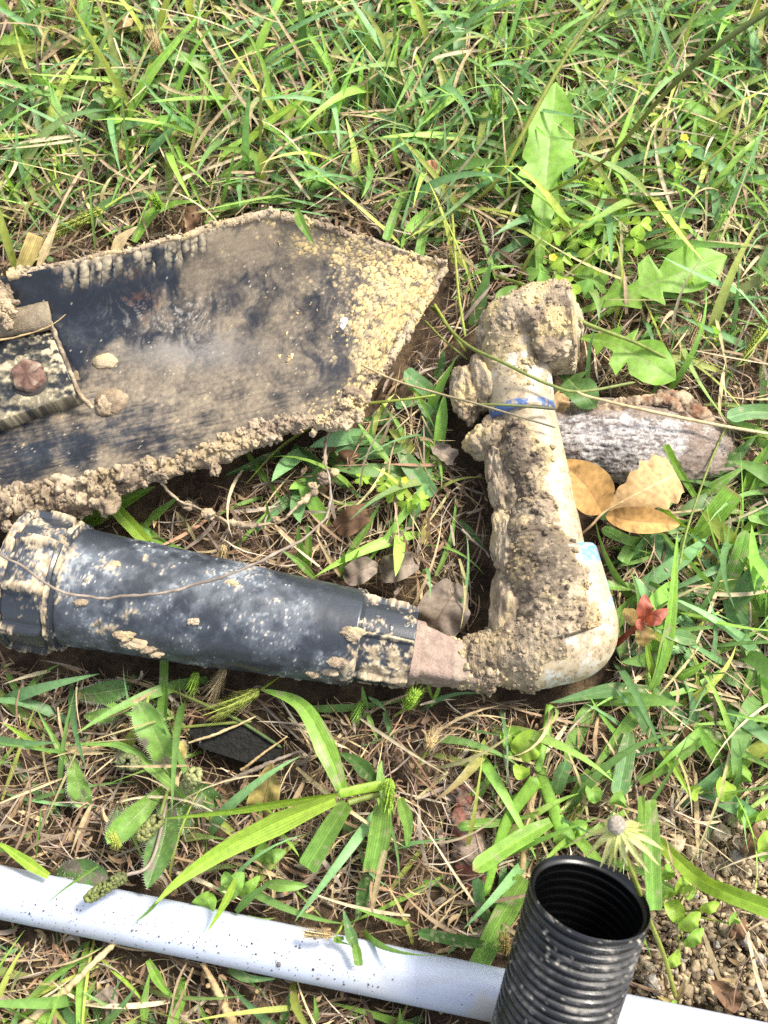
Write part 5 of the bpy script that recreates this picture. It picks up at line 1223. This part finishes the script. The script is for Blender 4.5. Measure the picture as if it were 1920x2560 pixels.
ear('dry golden ear lying on top of the white pipe', (840, 2338, 33), (770, 2335, 33), 30, 'straw', 1.4, 10, [(858, 2300, 32), (852, 2320, 33), (840, 2338, 33)])
ear('straw-coloured bristly ear at the top edge near the left corner', (165, 70, 14), (185, 5, 26), 30, 'straw', 2.0, 11)
ear('straw-coloured bristly ear in the upper left lawn', (400, 150, 14), (385, 95, 24), 34, 'straw', 2.2, 12)
ear('dry ear with long bristles below the yellowing sprout', (300, 410, 12), (300, 380, 20), 30, 'straw', 1.6, 13)
ear('yellow ear among the thatch right of the sprinkler cap', (560, 1360, 12), (556, 1395, 12), 32, 'straw', 1.4, 14)
ear('light green ear left of the big toothed leaf', (1236, 290, 18), (1238, 235, 30), 26, 'lime', 0.8, 15)
ear('pale dry ear hanging right of the middle toothed leaf', (1752, 780, 18), (1728, 850, 12), 26, 'straw', 1.0, 16)
ear('golden ear left of the green stem above the shovel tip', (1172, 485, 12), (1135, 495, 14), 26, 'straw', 0.6, 17)
ear('yellow-green long ear at the right edge below the toothed leaf', (1920, 790, 14), (1860, 900, 16), 34, 'yel', 1.0, 18)
ear('dark bristly ear in the grass left of the tube', (1265, 2385, 12), (1262, 2355, 20), 44, 'olive', 0.8, 19)
ear('feathery dry ear on the brown litter below the nipple', (1065, 1880, 14), (1080, 1850, 18), 40, 'straw', 0.9, 20, [(1040, 1935, 6), (1052, 1905, 10), (1065, 1880, 14)])

# dead leaves
def dead(label, pts, w, kind='brown', shape='ovate', wav=0.3, cup=0.4, roll=0.0, rib=None, name='dead_leaf'):
    t = thing(name, label, 'dead leaf', at(pts[0][0], pts[0][1], 0), 'dead leaves in the litter')
    broadleaf(t, pts, w, kind, shape, rib=rib or (0.12, 0.07, 0.04), wav=wav, cup=cup, roll=roll, n=40, mat=M_DRY)
    return t
tl_ = thing('dry_leaf_sprig', 'sprig of three tan dry leaves lying on the grey log', 'dry leaves', at(1505, 1285, 0))
G['kraft'] = ((0.36, 0.20, 0.06), (0.42, 0.25, 0.085)); G['kraft2'] = ((0.36, 0.22, 0.09), (0.44, 0.29, 0.13))
broadleaf(tl_, [(1506, 1282, 27), (1470, 1220, 33), (1402, 1150, 30)], 118, 'kraft', 'ovate', rib=(0.26, 0.13, 0.05), wav=0.03, cup=0.1, mat=M_DRY)
broadleaf(tl_, [(1512, 1276, 27), (1590, 1235, 32), (1640, 1210, 32), (1690, 1184, 28)], 132, 'kraft2', 'torn', rib=(0.55, 0.42, 0.24), wav=0.05, cup=-0.25, mat=M_DRY)
broadleaf(tl_, [(1514, 1290, 26), (1580, 1300, 30), (1640, 1305, 28), (1700, 1312, 24)], 66, 'kraft', 'ovate', rib=(0.26, 0.13, 0.05), wav=0.06, cup=0.3, mat=M_DRY)
stalk(tl_, [(1450, 1338, 24), (1480, 1312, 28), (1508, 1282, 27), (1560, 1252, 30)], [6, 7, 5], 'brown', c1=(0.42, 0.30, 0.14))
dead('large curled brown leaf in the thatch right of the sprinkler inlet', [(1070, 1590, 6), (1110, 1520, 16), (1150, 1460, 10)], 125, 'grey', 'ovate')
dead('folded grey leaf above the sprinkler inlet', [(950, 1435, 8), (1000, 1415, 16), (1050, 1405, 10)], 70, 'grey')
dead('flat grey-brown leaf touching the top of the sprinkler body', [(862, 1452, 12), (905, 1425, 16), (945, 1410, 12)], 62, 'grey')
dead('small pale torn leaf in the thatch between shovel and muddy pipe', [(972, 1385, 8), (985, 1362, 12), (1012, 1345, 10)], 44, 'grey', 'torn')
dead('pale crumpled leaf scrap left of the yellow clod', [(1075, 1105, 8), (1100, 1125, 14), (1135, 1150, 10)], 44, 'grey', 'torn')
dead('dark brown leaf under the clover below the shovel', [(840, 1330, 6), (890, 1295, 14), (935, 1270, 8)], 64, 'brown')
dead('small rust-coloured leaf under the flat dark blades', [(850, 1165, 5), (875, 1150, 12), (900, 1165, 6)], 52, 'brown')
dead('olive dry leaf standing behind the large bright shoot', [(648, 2040, 6), (665, 1980, 16), (680, 1905, 24)], 78, 'olive', 'ovate')
dead('brown leaf curled beside the elbow on the log', [(1395, 1030, 24), (1400, 1005, 30), (1412, 985, 26)], 44, 'tan')
dead('rust-brown curled leaf on the bare soil near the right edge', [(1862, 2150, 5), (1880, 2100, 12), (1890, 2055, 8)], 36, 'brown')
dead('dark reddish leaf on the bare soil right of the tube', [(1830, 2345, 4), (1850, 2320, 8), (1865, 2295, 6)], 36, 'brown')
dead('dark grey leaf near the spent dandelion stalk at bottom right', [(1850, 2520, 4), (1810, 2480, 8), (1775, 2450, 6)], 50, 'brown')
dead('brown leaf scrap beneath the white pipe at bottom left', [(250, 2520, 6), (270, 2495, 12), (290, 2470, 8)], 60, 'grey')
dead('yellow-brown leaf in the grass near the top left corner', [(280, 75, 8), (310, 62, 16), (335, 45, 12)], 36, 'tan')
dead('dark brown leaf near the top edge at left', [(350, 80, 5), (390, 75, 10), (425, 60, 7)], 44, 'brown')
dead('brown leaf below the tuft above the shovel', [(470, 600, 5), (485, 540, 9), (520, 520, 7)], 40, 'brown')
dead('bleached leaf sliver standing in the upper left lawn', [(440, 175, 5), (462, 140, 9), (475, 100, 7)], 36, 'grey', 'lance')
dead('rusty brown leaf by the muddy lower elbow under the tan sprig', [(1490, 1400, 6), (1505, 1380, 12), (1520, 1370, 8)], 40, 'brown')
dead('brown leaf among the pale blades at the right, below the red seedling', [(1690, 1850, 5), (1720, 1830, 10), (1745, 1835, 7)], 36, 'brown')

# nut shell, black shard, bark strips, twigs, root strings
ns = thing('nut_shell', 'hollow brown nut shell lying in the grass above the shovel tip', 'nut shell', at(1078, 425, 0))
v, f = ICO[4]
ca = at(1078, 425, 0.012); R_ = 24 * mpp(1078, 425, .01)
hole = unit(np.array([0.45, 0.15, 0.9]))
dd = np.degrees(np.arccos(np.clip(v @ hole, -1, 1)))
k_ = np.where(dd < 38, -0.55, 1.0)
rad_ = np.where(dd < 36, 0.35 + 0.55 * (dd / 36) ** 2, 1.0) * (1 + 0.05 * fbm(v, 3, 3, 4))
obj('shell', ca + v * (rad_ * R_)[:, None], f, M_STRAW, ns, col=lerp((0.30, 0.17, 0.09), (0.20, 0.09, 0.04), (dd < 37).astype(float)[:, None]))
sh = [(468, 1829), (506, 1803), (624, 1803), (658, 1846), (705, 1868), (696, 1898), (616, 1908), (498, 1868)]
top = np.array([at(x, y, 0.011) for x, y in sh]); bot = np.array([at(x, y, 0.0075) for x, y in sh])
rg_ = []
ctr = top.mean(0)
for s_ in (0.0, 0.3, 0.6, 0.85, 0.97, 1.0):
    rr2 = []
    for k in range(8):
        for q in range(6):
            e = top[k] + (top[(k + 1) % 8] - top[k]) * q / 6
            rr2.append(ctr + (e - ctr) * s_)
    rg_.append(rr2)
rg_ = np.array(rg_); low_ = rg_[-1] - [0, 0, 0.004]
V = np.concatenate([rg_, low_[None]])
V[..., 2] += 0.0014 * fbm(V, 45, 3, 5) + 0.0004 * fbm(V, 250, 3, 8, scale=(1, 3, 1))
tag(obj('black_shard', V, grid_faces(7, 48, True), painted('charred', 0.8, 0.9, 700, 0.5, 300, spec=0.2, dist=0.0015), col=(0.011, 0.011, 0.010)), 'flat black shard in the litter below the sprinkler body', 'shard')
def bark_strip(label, pts, rp, seed, red=0.5):
    P = ptpx(pts, 90)
    V, F, ph = sweep(P, np.interp(np.linspace(0, 1, 90), np.linspace(0, 1, len(rp)), rp) * 0.00021, 26, flat=0.35)
    a = fbm(V, 180, 4, seed, 0.62)
    V = P[:, None] + (V - P[:, None]) * (1 + 0.45 * a)[..., None]
    c_ = lerp((0.07, 0.045, 0.035), (0.25, 0.19, 0.15), sst(-0.4, 0.4, a)[..., None])
    c_ = mixc(c_, (0.22, 0.06, 0.04), red * sst(0.0, 0.35, fbm(V, 110, 3, seed + 5)))
    return tag(obj('bark_strip', V, F, M_WOOD, col=c_), label, 'bark', 'strips of bark in the litter')
bark_strip('reddish brown bark strip left of the jointed shoot', [(1165, 1960, 4), (1170, 2060, 7), (1180, 2150, 6), (1190, 2240, 3)], [20, 38, 44, 20], 3, 0.6)
bark_strip('grey weathered splinter left of the reddish bark strip', [(1095, 2070, 8), (1105, 2110, 9), (1115, 2170, 6)], [5, 8, 5], 5, 0)
bark_strip('pale rock-like chunk in the top left corner', [(-40, 20, 6), (20, 40, 12), (75, 30, 4)], [60, 60, 24], 7, 0)
def twig(label, pts, w, kind, name='twig', cat='twig', group=None, kink=0.6):
    P = ptpx(pts, 90)
    P = P + kink * 0.001 * np.stack([fbm(P, 120, 3, len(label) + k) for k in range(3)], -1)
    r_ = np.interp(np.linspace(0, 1, 90), np.linspace(0, 1, np.size(w)), np.atleast_1d(w)) * 0.5 * 0.00021
    V, F, ph = sweep(P, r_, 8)
    V = P[:, None] + (V - P[:, None]) * (1 + 0.5 * fbm(V, 500, 2, 3))[..., None]
    c_ = lerp(G[kind][0], G[kind][1], sst(-0.4, 0.4, fbm(V, 300, 3, 5))[..., None])
    return tag(obj(name, V, F, M_STRAW, col=c_), label, cat, group)
twig('long thin tan root looping from the shovel edge over the black sprinkler body', [(845, 1034, 34), (823, 1074, 27), (812, 1135, 30), (827, 1218, 40), (822, 1262, 54), (811, 1297, 64), (754, 1349, 76), (639, 1409, 80), (511, 1457, 78), (358, 1489, 74), (224, 1492, 72), (128, 1464, 76), (60, 1420, 80), (-20, 1375, 84)], [5, 5, 6, 6.5, 6.5, 6, 5], 'grey', 'root_string', 'root', None, 1.0)
rc = thing('muddy_root', 'clotted muddy root dangling from the lower shovel corner', 'root', at(830, 1070, 0))
P = ptpx([(845, 1050, 33), (815, 1100, 26), (808, 1160, 20), (798, 1211, 20), (740, 1265, 22), (690, 1308, 20), (600, 1312, 18), (520, 1280, 18), (440, 1245, 28), (400, 1205, 36)], 220)
P = P + 0.0012 * np.stack([fbm(P, 130, 3, k) for k in range(3)], -1)
V, F, ph = sweep(P, 0.0007 + 0.0014 * sst(0.0, 0.5, fbm(P, 90, 3, 8)), 12)
V = P[:, None] + (V - P[:, None]) * (1 + 0.7 * fbm(V, 600, 3, 3))[..., None]
obj('root', V, F, M_MUD, rc, col=mud_colour(V, 91, 0.3, 0.4))
for i, (x, y, s_) in enumerate([(808, 1195, .0035), (830, 1180, .0028), (780, 1215, .0025), (520, 1285, .004), (470, 1265, .003), (690, 1300, .002)]):
    clod('mud_clod', at(x, y, .021), (s_, s_ * .8, s_ * .7), rc, 500 + i, 0.5, 3, 0.5)
twig('short pale straw bit lying on the muddy shovel blade', [tuple([540, 888, float(blade_at(540, 888)[2]) * 1000 + 1.2]), tuple([575, 905, float(blade_at(575, 905)[2]) * 1000 + 1.2]), tuple([610, 928, float(blade_at(610, 928)[2]) * 1000 + 0.8])], [5, 8, 3], 'tan', 'straw_bit', 'straw', None, 0.1)
twig('thin root hanging over the socket of the shovel', [(-20, 852, 36), (60, 838, 34), (125, 815, 33), (165, 785, 28)], [6, 4, 2], 'tan', 'root_string', 'root')
twig('white branching rootlet in the thatch left of the muddy pipe', [(1155, 1325, 14), (1180, 1350, 16), (1210, 1375, 14), (1225, 1395, 14)], [7, 6, 4], 'grey', 'root_string', 'root')
twig('thick tan straw slanting from the white pipe to the bottom left corner', [(292, 2352, 16), (180, 2460, 16), (40, 2580, 12)], [12, 16, 18], 'straw', 'dry_stalk', 'straw', 'thick dry stalks', 0.2)
twig('brown stalk below the white pipe at bottom centre', [(505, 2405, 14), (545, 2480, 14), (590, 2580, 10)], [12, 18, 24], 'tan', 'dry_stalk', 'straw', 'thick dry stalks', 0.3)
twig('short straw lying across the left half of the black shard', [(470, 1858, 13), (520, 1842, 14.5), (590, 1815, 14), (640, 1790, 12)], [5, 7, 4], 'straw', 'straw_bit', 'straw', None, 0.4)
twig('bristly brown straw over the right corner of the black shard', [(600, 1925, 12), (650, 1890, 14.5), (720, 1840, 13)], [6, 7, 4], 'tan', 'straw_bit', 'straw', None, 0.5)
twig('dry grey twig behind the olive leaf below the black shard', [(560, 1960, 8), (620, 1930, 12), (730, 1885, 12), (760, 1880, 10)], [8, 10, 6], 'grey', 'twig', 'twig', None, 0.4)
gbl = lambda label, pts, w, kd, tip='point': gblade(thing('dry_grass', label, 'dry blade', at(pts[0][0], pts[0][1], 0), 'dry blades'), pts, w, kd, tip)
gbl('straw-yellow husk standing behind the left shovel rim', Z([(96, 672), (125, 600), (150, 535)], 26, 34), 22, 'straw')
gbl('green and tan cut stub left of the straw-yellow husk', Z([(55, 672), (75, 630), (92, 588)], 24, 30), 34, 'olive', 'cut')
gbl('pale yellow dry blade bundle behind the shovel rim', Z([(285, 628), (310, 595), (345, 565)], 28, 34), 30, 'straw')
gbl('tan to pink straw standing above the white pipe', Z([(930, 2272), (945, 2200), (962, 2126)], 14, 30), 11, 'straw', 'cut')
gbl('long pale dry blade at upper left running down from the top edge', Z([(160, 175), (110, 90), (50, -10)], 12, 24), 9, 'straw')
gbl('straight pale straw in the upper left lawn', Z([(565, 185), (510, 100), (448, 15)], 12, 20), 9, 'straw')
gbl('pinkish dry blade across the upper middle lawn', Z([(770, 120), (690, 100), (600, 85), (560, 95)], 14, 18), 13, 'tan')
gbl('rusty dry blade lying above the clover patch', Z([(1440, 505), (1540, 505), (1640, 520)], 20, 14), 16, 'tan')
gbl('pale dry blade crossing the plantain towards the sprinkler', Z([(270, 1790), (330, 1760), (395, 1722)], 18, 26), 18, 'straw')
gbl('yellowed dry blade under the bent blade on the plantain', Z([(170, 1872), (210, 1878), (260, 1885)], 12, 14), 20, 'straw')
gbl('golden dry blade upright in front of the muddy root by the sprinkler', Z([(850, 1440), (820, 1390), (790, 1335)], 12, 22), 12, 'straw')
gbl('rust-coloured blade curving in the thatch beside the grey leaf', Z([(1055, 1430), (1025, 1390), (1005, 1330)], 10, 16), 16, 'brown')

# ------------------------------------------------------------------ the lawn: green blades and thatch, more than anyone could count
FOOT = [([(-420, 745), (20, 665), (450, 572), (680, 515), (760, 530), (1125, 650), (1125, 680), (900, 1035), (600, 1150), (240, 1290), (0, 1330), (-420, 1400)], .018),
        ([(-30, 1270), (180, 1280), (200, 1330), (900, 1470), (1040, 1530), (1200, 1610), (1215, 1720), (1040, 1720), (880, 1740), (180, 1640), (-30, 1630)], .02),
        ([(1200, 1730), (1200, 1580), (1235, 1350), (1230, 1150), (1150, 1140), (1130, 930), (1180, 820), (1260, 745), (1450, 745), (1460, 900), (1380, 1000), (1500, 1380), (1560, 1600), (1520, 1700), (1330, 1740)], .02),
        ([(-500, 2062), (2500, 2685), (2500, 2815), (-500, 2190)], .015),
        ([(1330, 1010), (1660, 970), (1780, 1040), (1840, 1110), (1740, 1195), (1560, 1210), (1400, 1190)], .012),
        ([(465, 1830), (506, 1800), (624, 1800), (705, 1868), (696, 1900), (616, 1910)], .01)]
FOOTW = [np.array([at(x, y, z)[:2] for x, y in poly]) for poly, z in FOOT]
e_ = te + base_dir * 0.05; s_t = unit(np.cross(base_dir, [0, 0, 1]))
FOOTW.append(np.array([(e_ + s_t * .026)[:2], (tb + s_t * .026 + base_dir * .03)[:2], (tb - s_t * .026 + base_dir * .03)[:2], (e_ - s_t * .026)[:2]]))

def hits(C, zlim=0.0):
    """which of the paths C (N, n, 3) enter a footprint"""
    bad = np.zeros(len(C), bool)
    for poly in FOOTW:
        bad |= inpoly(C[..., 0], C[..., 1], poly).any(1)
    return bad

def ribbons(name, X, Y, z0, az, el, bend, yaw, L, Wd, c0, c1, n, mat, label, cat, fold=0.25, three=True, avoid=True, zmin=0.0006, rollsd=0.35, tipk=0.72, zmax=None):
    N = len(X)
    t = np.linspace(0, 1, n)
    A = az[:, None] + yaw[:, None] * t
    E = el[:, None] + bend[:, None] * t
    d = np.stack([np.cos(A) * np.cos(E), np.sin(A) * np.cos(E), np.sin(E)], -1)
    step = L[:, None, None] / (n - 1)
    C = np.concatenate([np.zeros((N, 1, 3)), np.cumsum(d[:, :-1] * step, 1)], 1)
    C += np.stack([X, Y, z0], -1)[:, None]
    g = ground_z(X, Y)[:, None] + zmin + z0[:, None] * 0.5
    C[..., 2] = np.maximum(C[..., 2], g)
    if zmax is not None: C[..., 2] = np.minimum(C[..., 2], zmax)
    if avoid:
        ok = ~hits(C)
        C, d, A, E, Wd, c0, c1 = C[ok], d[ok], A[ok], E[ok], Wd[ok], c0[ok], c1[ok]
        N = len(C)
    S = np.stack([np.sin(A), -np.cos(A), 0 * A], -1)
    Nn = np.cross(S, d)
    ro = RNG.normal(0, rollsd, N)[:, None] + RNG.normal(0, 0.5, N)[:, None] * t
    S = S * np.cos(ro)[..., None] + Nn * np.sin(ro)[..., None]
    Nn = np.cross(S, d)
    w = Wd[:, None] * 0.5 * (np.clip(0.55 + 1.5 * t, 0, 1) * np.clip((1 - t) / tipk, 0, 1) ** 0.75 + 0.02)
    if three:
        V = np.stack([C - S * w[..., None] + Nn * (fold * w)[..., None], C, C + S * w[..., None] + Nn * (fold * w)[..., None]], 2); k = 3
    else:
        V = np.stack([C - S * w[..., None], C + S * w[..., None]], 2); k = 2
    f1 = grid_faces(n, k)
    F = (np.arange(N)[:, None, None] * (n * k) + f1[None]).reshape(-1, 4)
    col = c0[:, None] + (c1 - c0)[:, None] * t[None, :, None]
    col = np.repeat(col[:, :, None], k, 2)
    if k == 3: col[:, :, 1] *= 1.15
    o = obj(name, V.reshape(-1, 3), F, mat, col=col.reshape(-1, 3))
    return tag(o, label, cat, kind='stuff')

def scatter(N, box=(-0.36, 0.36, -0.33, 0.46)):
    return RNG.uniform(box[0], box[1], N), RNG.uniform(box[2], box[3], N)

def weight(px, py):
    """how green the lawn is there"""
    up = sst(640, 520, py)
    right = sst(1480, 1600, px) * sst(960, 1080, py) * sst(2000, 1900, py) * 0.42
    mid = 0.20
    bl = sst(2230, 2330, py) * 0.5
    w = np.maximum.reduce([up, right, np.full_like(px, mid), bl, sst(1150, 1300, px) * sst(1000, 900, py) * 0.5])
    w = w * (1 - 0.95 * sst(1560, 1660, px) * sst(2000, 2100, py))
    w = w * (1 - 0.6 * sst(1700, 1650, py).clip(0, 1) * sst(1300, 1400, py) * sst(1260, 1200, px))
    return w

pal_g = np.array([(0.10, 0.21, 0.035), (0.085, 0.17, 0.04), (0.13, 0.24, 0.04), (0.065, 0.13, 0.035), (0.09, 0.19, 0.07), (0.19, 0.24, 0.05), (0.07, 0.15, 0.055)]) * (1.92, 1.72, 1.9)
pal_d = np.array([(0.44, 0.34, 0.19), (0.36, 0.26, 0.14), (0.25, 0.165, 0.09), (0.165, 0.10, 0.06), (0.29, 0.235, 0.18), (0.40, 0.335, 0.255), (0.20, 0.15, 0.115), (0.115, 0.07, 0.045), (0.27, 0.15, 0.09)])

# thatch: a mat of dead straw
N = 38000
X, Y = scatter(N)
pp = topx(np.stack([X, Y, 0 * X], -1))
soil = sst(1540, 1650, pp[0]) * sst(2010, 2110, pp[1])
kp = RNG.random(N) > 0.92 * soil
X, Y = X[kp], Y[kp]; N = len(X)
ci = RNG.choice(len(pal_d), N, p=[.11, .13, .15, .15, .12, .09, .10, .10, .05])
cd = pal_d[ci] * RNG.uniform(0.65, 1.35, (N, 1))
lay = RNG.uniform(0, 1, N) ** 1.4
ribbons('dry_thatch', X, Y, 0.0005 + 0.009 * lay, RNG.uniform(0, 6.283, N), RNG.normal(0.06, 0.22, N), RNG.normal(-0.05, 0.35, N), RNG.normal(0, 0.7, N), RNG.uniform(0.008, 0.042, N), RNG.choice([0.0004, 0.0006, 0.0009, 0.0014, 0.0022], N, p=[.28, .30, .24, .13, .05]), cd * 0.85, cd * 1.1, 6, M_STRAW, 'mat of dry brown and tan thatch covering the soil', 'thatch', three=False, rollsd=0.7, tipk=0.3, zmax=0.016)

# curled brown shreds and chaff
N = 9000
X, Y = scatter(N)
cd = pal_d[RNG.choice([1, 2, 3, 4, 6, 7], N)] * RNG.uniform(0.6, 1.25, (N, 1))
ribbons('chaff', X, Y, 0.002 + 0.010 * RNG.random(N), RNG.uniform(0, 6.283, N), RNG.normal(0.2, 0.5, N), RNG.normal(-0.3, 1.0, N), RNG.normal(0, 1.6, N), RNG.uniform(0.003, 0.012, N), RNG.uniform(0.0006, 0.003, N), cd, cd, 5, M_DRY, 'curled shreds and chaff among the thatch', 'chaff', three=True, rollsd=0.9, zmax=0.017)

# green blades
def green(N, wl, wh, ll, lh, e0, es, name, label, pw=1.0, lim=None):
    X, Y = scatter(N)
    px, py = topx(np.stack([X, Y, 0 * X], -1))
    clump = 0.55 + 0.9 * sst(-0.35, 0.45, fbm(np.stack([X, Y, 0 * X], -1), 28, 3, 99))
    kp = RNG.random(N) < weight(px, py) ** pw * clump
    X, Y = X[kp], Y[kp]; N = len(X)
    cl = fbm(np.stack([X, Y, 0 * X], -1), 45, 2, 12)
    az = RNG.uniform(0, 6.283, N) * 0.75 + 6 * cl
    c = pal_g[RNG.integers(0, len(pal_g), N)] * RNG.uniform(0.75, 1.3, (N, 1))
    dry = RNG.random(N)
    tip = np.where(dry[:, None] < 0.09, pal_d[RNG.integers(0, 3, N)], c * RNG.uniform(0.95, 1.3, (N, 1)))
    base = np.where(dry[:, None] > 0.85, np.array((0.26, 0.30, 0.10)), c * 0.85)
    return ribbons(name, X, Y, np.full(N, 0.001), az, RNG.normal(e0, es, N), RNG.normal(-0.95, 0.45, N), RNG.normal(0, 0.55, N), RNG.uniform(ll, lh, N), RNG.uniform(wl, wh, N), base, tip, 9, M_LEAF, label, 'grass')
green(5600, 0.0013, 0.0032, 0.025, 0.075, 0.75, 0.35, 'lawn_grass', 'fine green lawn grass growing through the thatch')
green(6200, 0.0032, 0.0066, 0.03, 0.085, 0.62, 0.32, 'broad_lawn_grass', 'broader green lawn blades lying every way', 1.2)
def broad(N, x0, x1, y0, y1, name, label):
    px = RNG.uniform(x0, x1, N); py = RNG.uniform(y0, y1, N)
    W_ = np.array([at(a, b, 0.0) for a, b in zip(px, py)])
    c = pal_g[RNG.integers(0, len(pal_g), N)] * RNG.uniform(0.85, 1.3, (N, 1))
    return ribbons(name, W_[:, 0], W_[:, 1], np.full(N, 0.002), RNG.uniform(0, 6.283, N), RNG.normal(0.55, 0.3, N), RNG.normal(-0.8, 0.4, N), RNG.normal(0, 0.4, N), RNG.uniform(0.02, 0.055, N), RNG.uniform(0.005, 0.0085, N), c * 0.9, c * 1.1, 10, M_LEAF, label, 'grass', tipk=0.35)
broad(140, 1460, 2120, 1180, 1960, 'broad_turf_grass', 'broad turf blades crowding the right side below the log')
broad(25, 700, 1130, 1040, 1330, 'broad_turf_blades', 'broad turf blades between the shovel and the muddy pipe')
broad(70, -100, 2000, -150, 560, 'broad_upper_turf', 'broad turf blades scattered through the upper lawn')
# long pale stems and dead blades lying on top of the lawn
N = 3000
X, Y = scatter(N)
px, py = topx(np.stack([X, Y, 0 * X], -1))
kp = RNG.random(N) < 0.25 + 0.75 * weight(px, py)
X, Y = X[kp], Y[kp]; N = len(X)
c = np.array([(0.46, 0.36, 0.20), (0.40, 0.36, 0.17), (0.36, 0.26, 0.16), (0.5, 0.42, 0.27)])[RNG.integers(0, 4, N)] * RNG.uniform(0.7, 1.15, (N, 1))
ribbons('pale_straw', X, Y, np.full(N, 0.004) + 0.012 * RNG.random(N), RNG.uniform(0, 6.283, N), RNG.normal(0.35, 0.35, N), RNG.normal(-0.6, 0.4, N), RNG.normal(0, 0.6, N), RNG.uniform(0.02, 0.07, N), RNG.uniform(0.0008, 0.0026, N), c * 0.9, c, 8, M_DRY, 'pale dead blades lying through the green grass', 'straw')

# ------------------------------------------------------------------ crumbs and stones on the bare soil
rr = np.random.default_rng(77)
cb = Acc()
v, f = ICO[1]
for _ in range(8500):
    x, y = rr.uniform(1520, 2150), rr.uniform(1960, 2640)
    if rr.random() > sst(1540, 1640, x) * sst(1980, 2080, y) + 0.04: continue
    s_ = 0.0003 + 0.0022 * rr.random() ** 5
    p = at(x, y, 0.0); p[2] = float(ground_z(np.array(p[0]), np.array(p[1]))) + 0.0024 + s_ * 0.3
    if any(inpoly(np.array(p[0]), np.array(p[1]), q) for q in FOOTW): continue
    d = 1 + 0.7 * vnoise(v * 1.6 + rr.uniform(0, 99), 3)
    b = rr.random()
    pale = 0.75 * sst(2300, 2100, y) + 0.25
    cb.add(p + v * d[:, None] * s_ * rr.uniform(0.6, 1.3, 3), f, lerp((0.14, 0.105, 0.07), lerp((0.38, 0.30, 0.19), (0.66, 0.54, 0.33), pale), b) )
tag(cb.build('soil_crumbs', M_CRUMB), 'loose tan soil crumbs on the bare patch at lower right', 'soil', kind='stuff')
meshes = []
for k in range(6):
    v, f = ICO[2]
    V = v * (1 + 0.35 * fbm(v + k * 9, 1.3, 3, k + 5) + 0.16 * fbm(v, 4, 2, k))[:, None] * np.array([1, 0.8, 0.6])
    V = np.round(V * 2.6) / 2.6 * 0.35 + V * 0.65
    cc_ = lerp((0.34, 0.27, 0.17), (0.68, 0.57, 0.38), sst(-0.4, 0.5, fbm(v, 3, 3, k))[:, None])
    if k > 3: cc_ = lerp((0.20, 0.17, 0.14), (0.40, 0.37, 0.32), sst(-0.4, 0.5, fbm(v, 3, 3, k))[:, None])
    meshes.append(make_mesh('pebble', V, f, M_CRUMB, cc_))
stones = [(1800, 2080, 34, 0), (1830, 2050, 26, 1), (1850, 2110, 30, 2), (1770, 2040, 26, 0), (1730, 2130, 26, 3), (1690, 2110, 30, 1), (1670, 2150, 22, 0), (1840, 2140, 26, 5), (1700, 2160, 24, 2), (1790, 2360, 14, 5), (1890, 2395, 26, 4), (1900, 2130, 20, 0), (1612, 2400, 18, 0), (1622, 2415, 18, 1), (1625, 2455, 26, 4), (1640, 2475, 20, 5), (1860, 2350, 20, 4), (1740, 2240, 12, 5), (1720, 2340, 10, 5), (1775, 2430, 12, 4), (1830, 2200, 14, 3), (1870, 2180, 14, 2), (1900, 2060, 18, 1), (1750, 2300, 12, 3), (1690, 2430, 9, 5), (1850, 2260, 16, 1), (1900, 2290, 20, 3), (1640, 2120, 16, 2), (1880, 2230, 12, 0), (1800, 2310, 11, 2)]
for x, y, s_, k in stones:
    p = at(x, y, 0.003)
    o = bpy.data.objects.new('pebble', meshes[k]); COL.objects.link(o)
    o.location = (p[0], p[1], 0.0028 + s_ * 0.00006); q = s_ * 0.5 * mpp(x, y) * 1.45
    o.scale = (q, q, q); o.rotation_euler = (rr.normal(0, .3), rr.normal(0, .3), rr.uniform(0, 6.28))
    uq = {(1800, 2080): 'largest pale clod in the middle of the upper bare patch', (1850, 2110): 'pale clod touching the rust-brown curled leaf on the bare soil', (1690, 2110): 'wide pale clod nearest the long upright blade by the tube', (1890, 2395): 'big grey-tan stone at the right edge of the bare soil', (1625, 2455): 'grey-brown stone left of the spent dandelion stalk', (1640, 2475): 'dark stone just below the grey-brown one by the white pipe', (1790, 2360): 'small light grey stone in the middle of the bare soil', (1612, 2400): 'tan pebble touching the right side of the tube', (1840, 2140): 'greyish stone among the pale clods near the right edge', (1830, 2050): 'pale clod at the upper edge of the bare patch', (1770, 2040): 'pale clod below the heart-leaved weed', (1900, 2290): 'tan clod at the right edge under the arching blade'}.get((x, y))
    if uq: tag(o, uq, 'stone', 'stones and clods on the bare soil')
    elif k > 3: tag(o, 'small greyish stone on the bare soil at lower right', 'pebble', 'grey stones on the bare soil')
    else: tag(o, 'small tan soil clod on the bare patch at lower right', 'clod', 'tan clods on the bare soil')
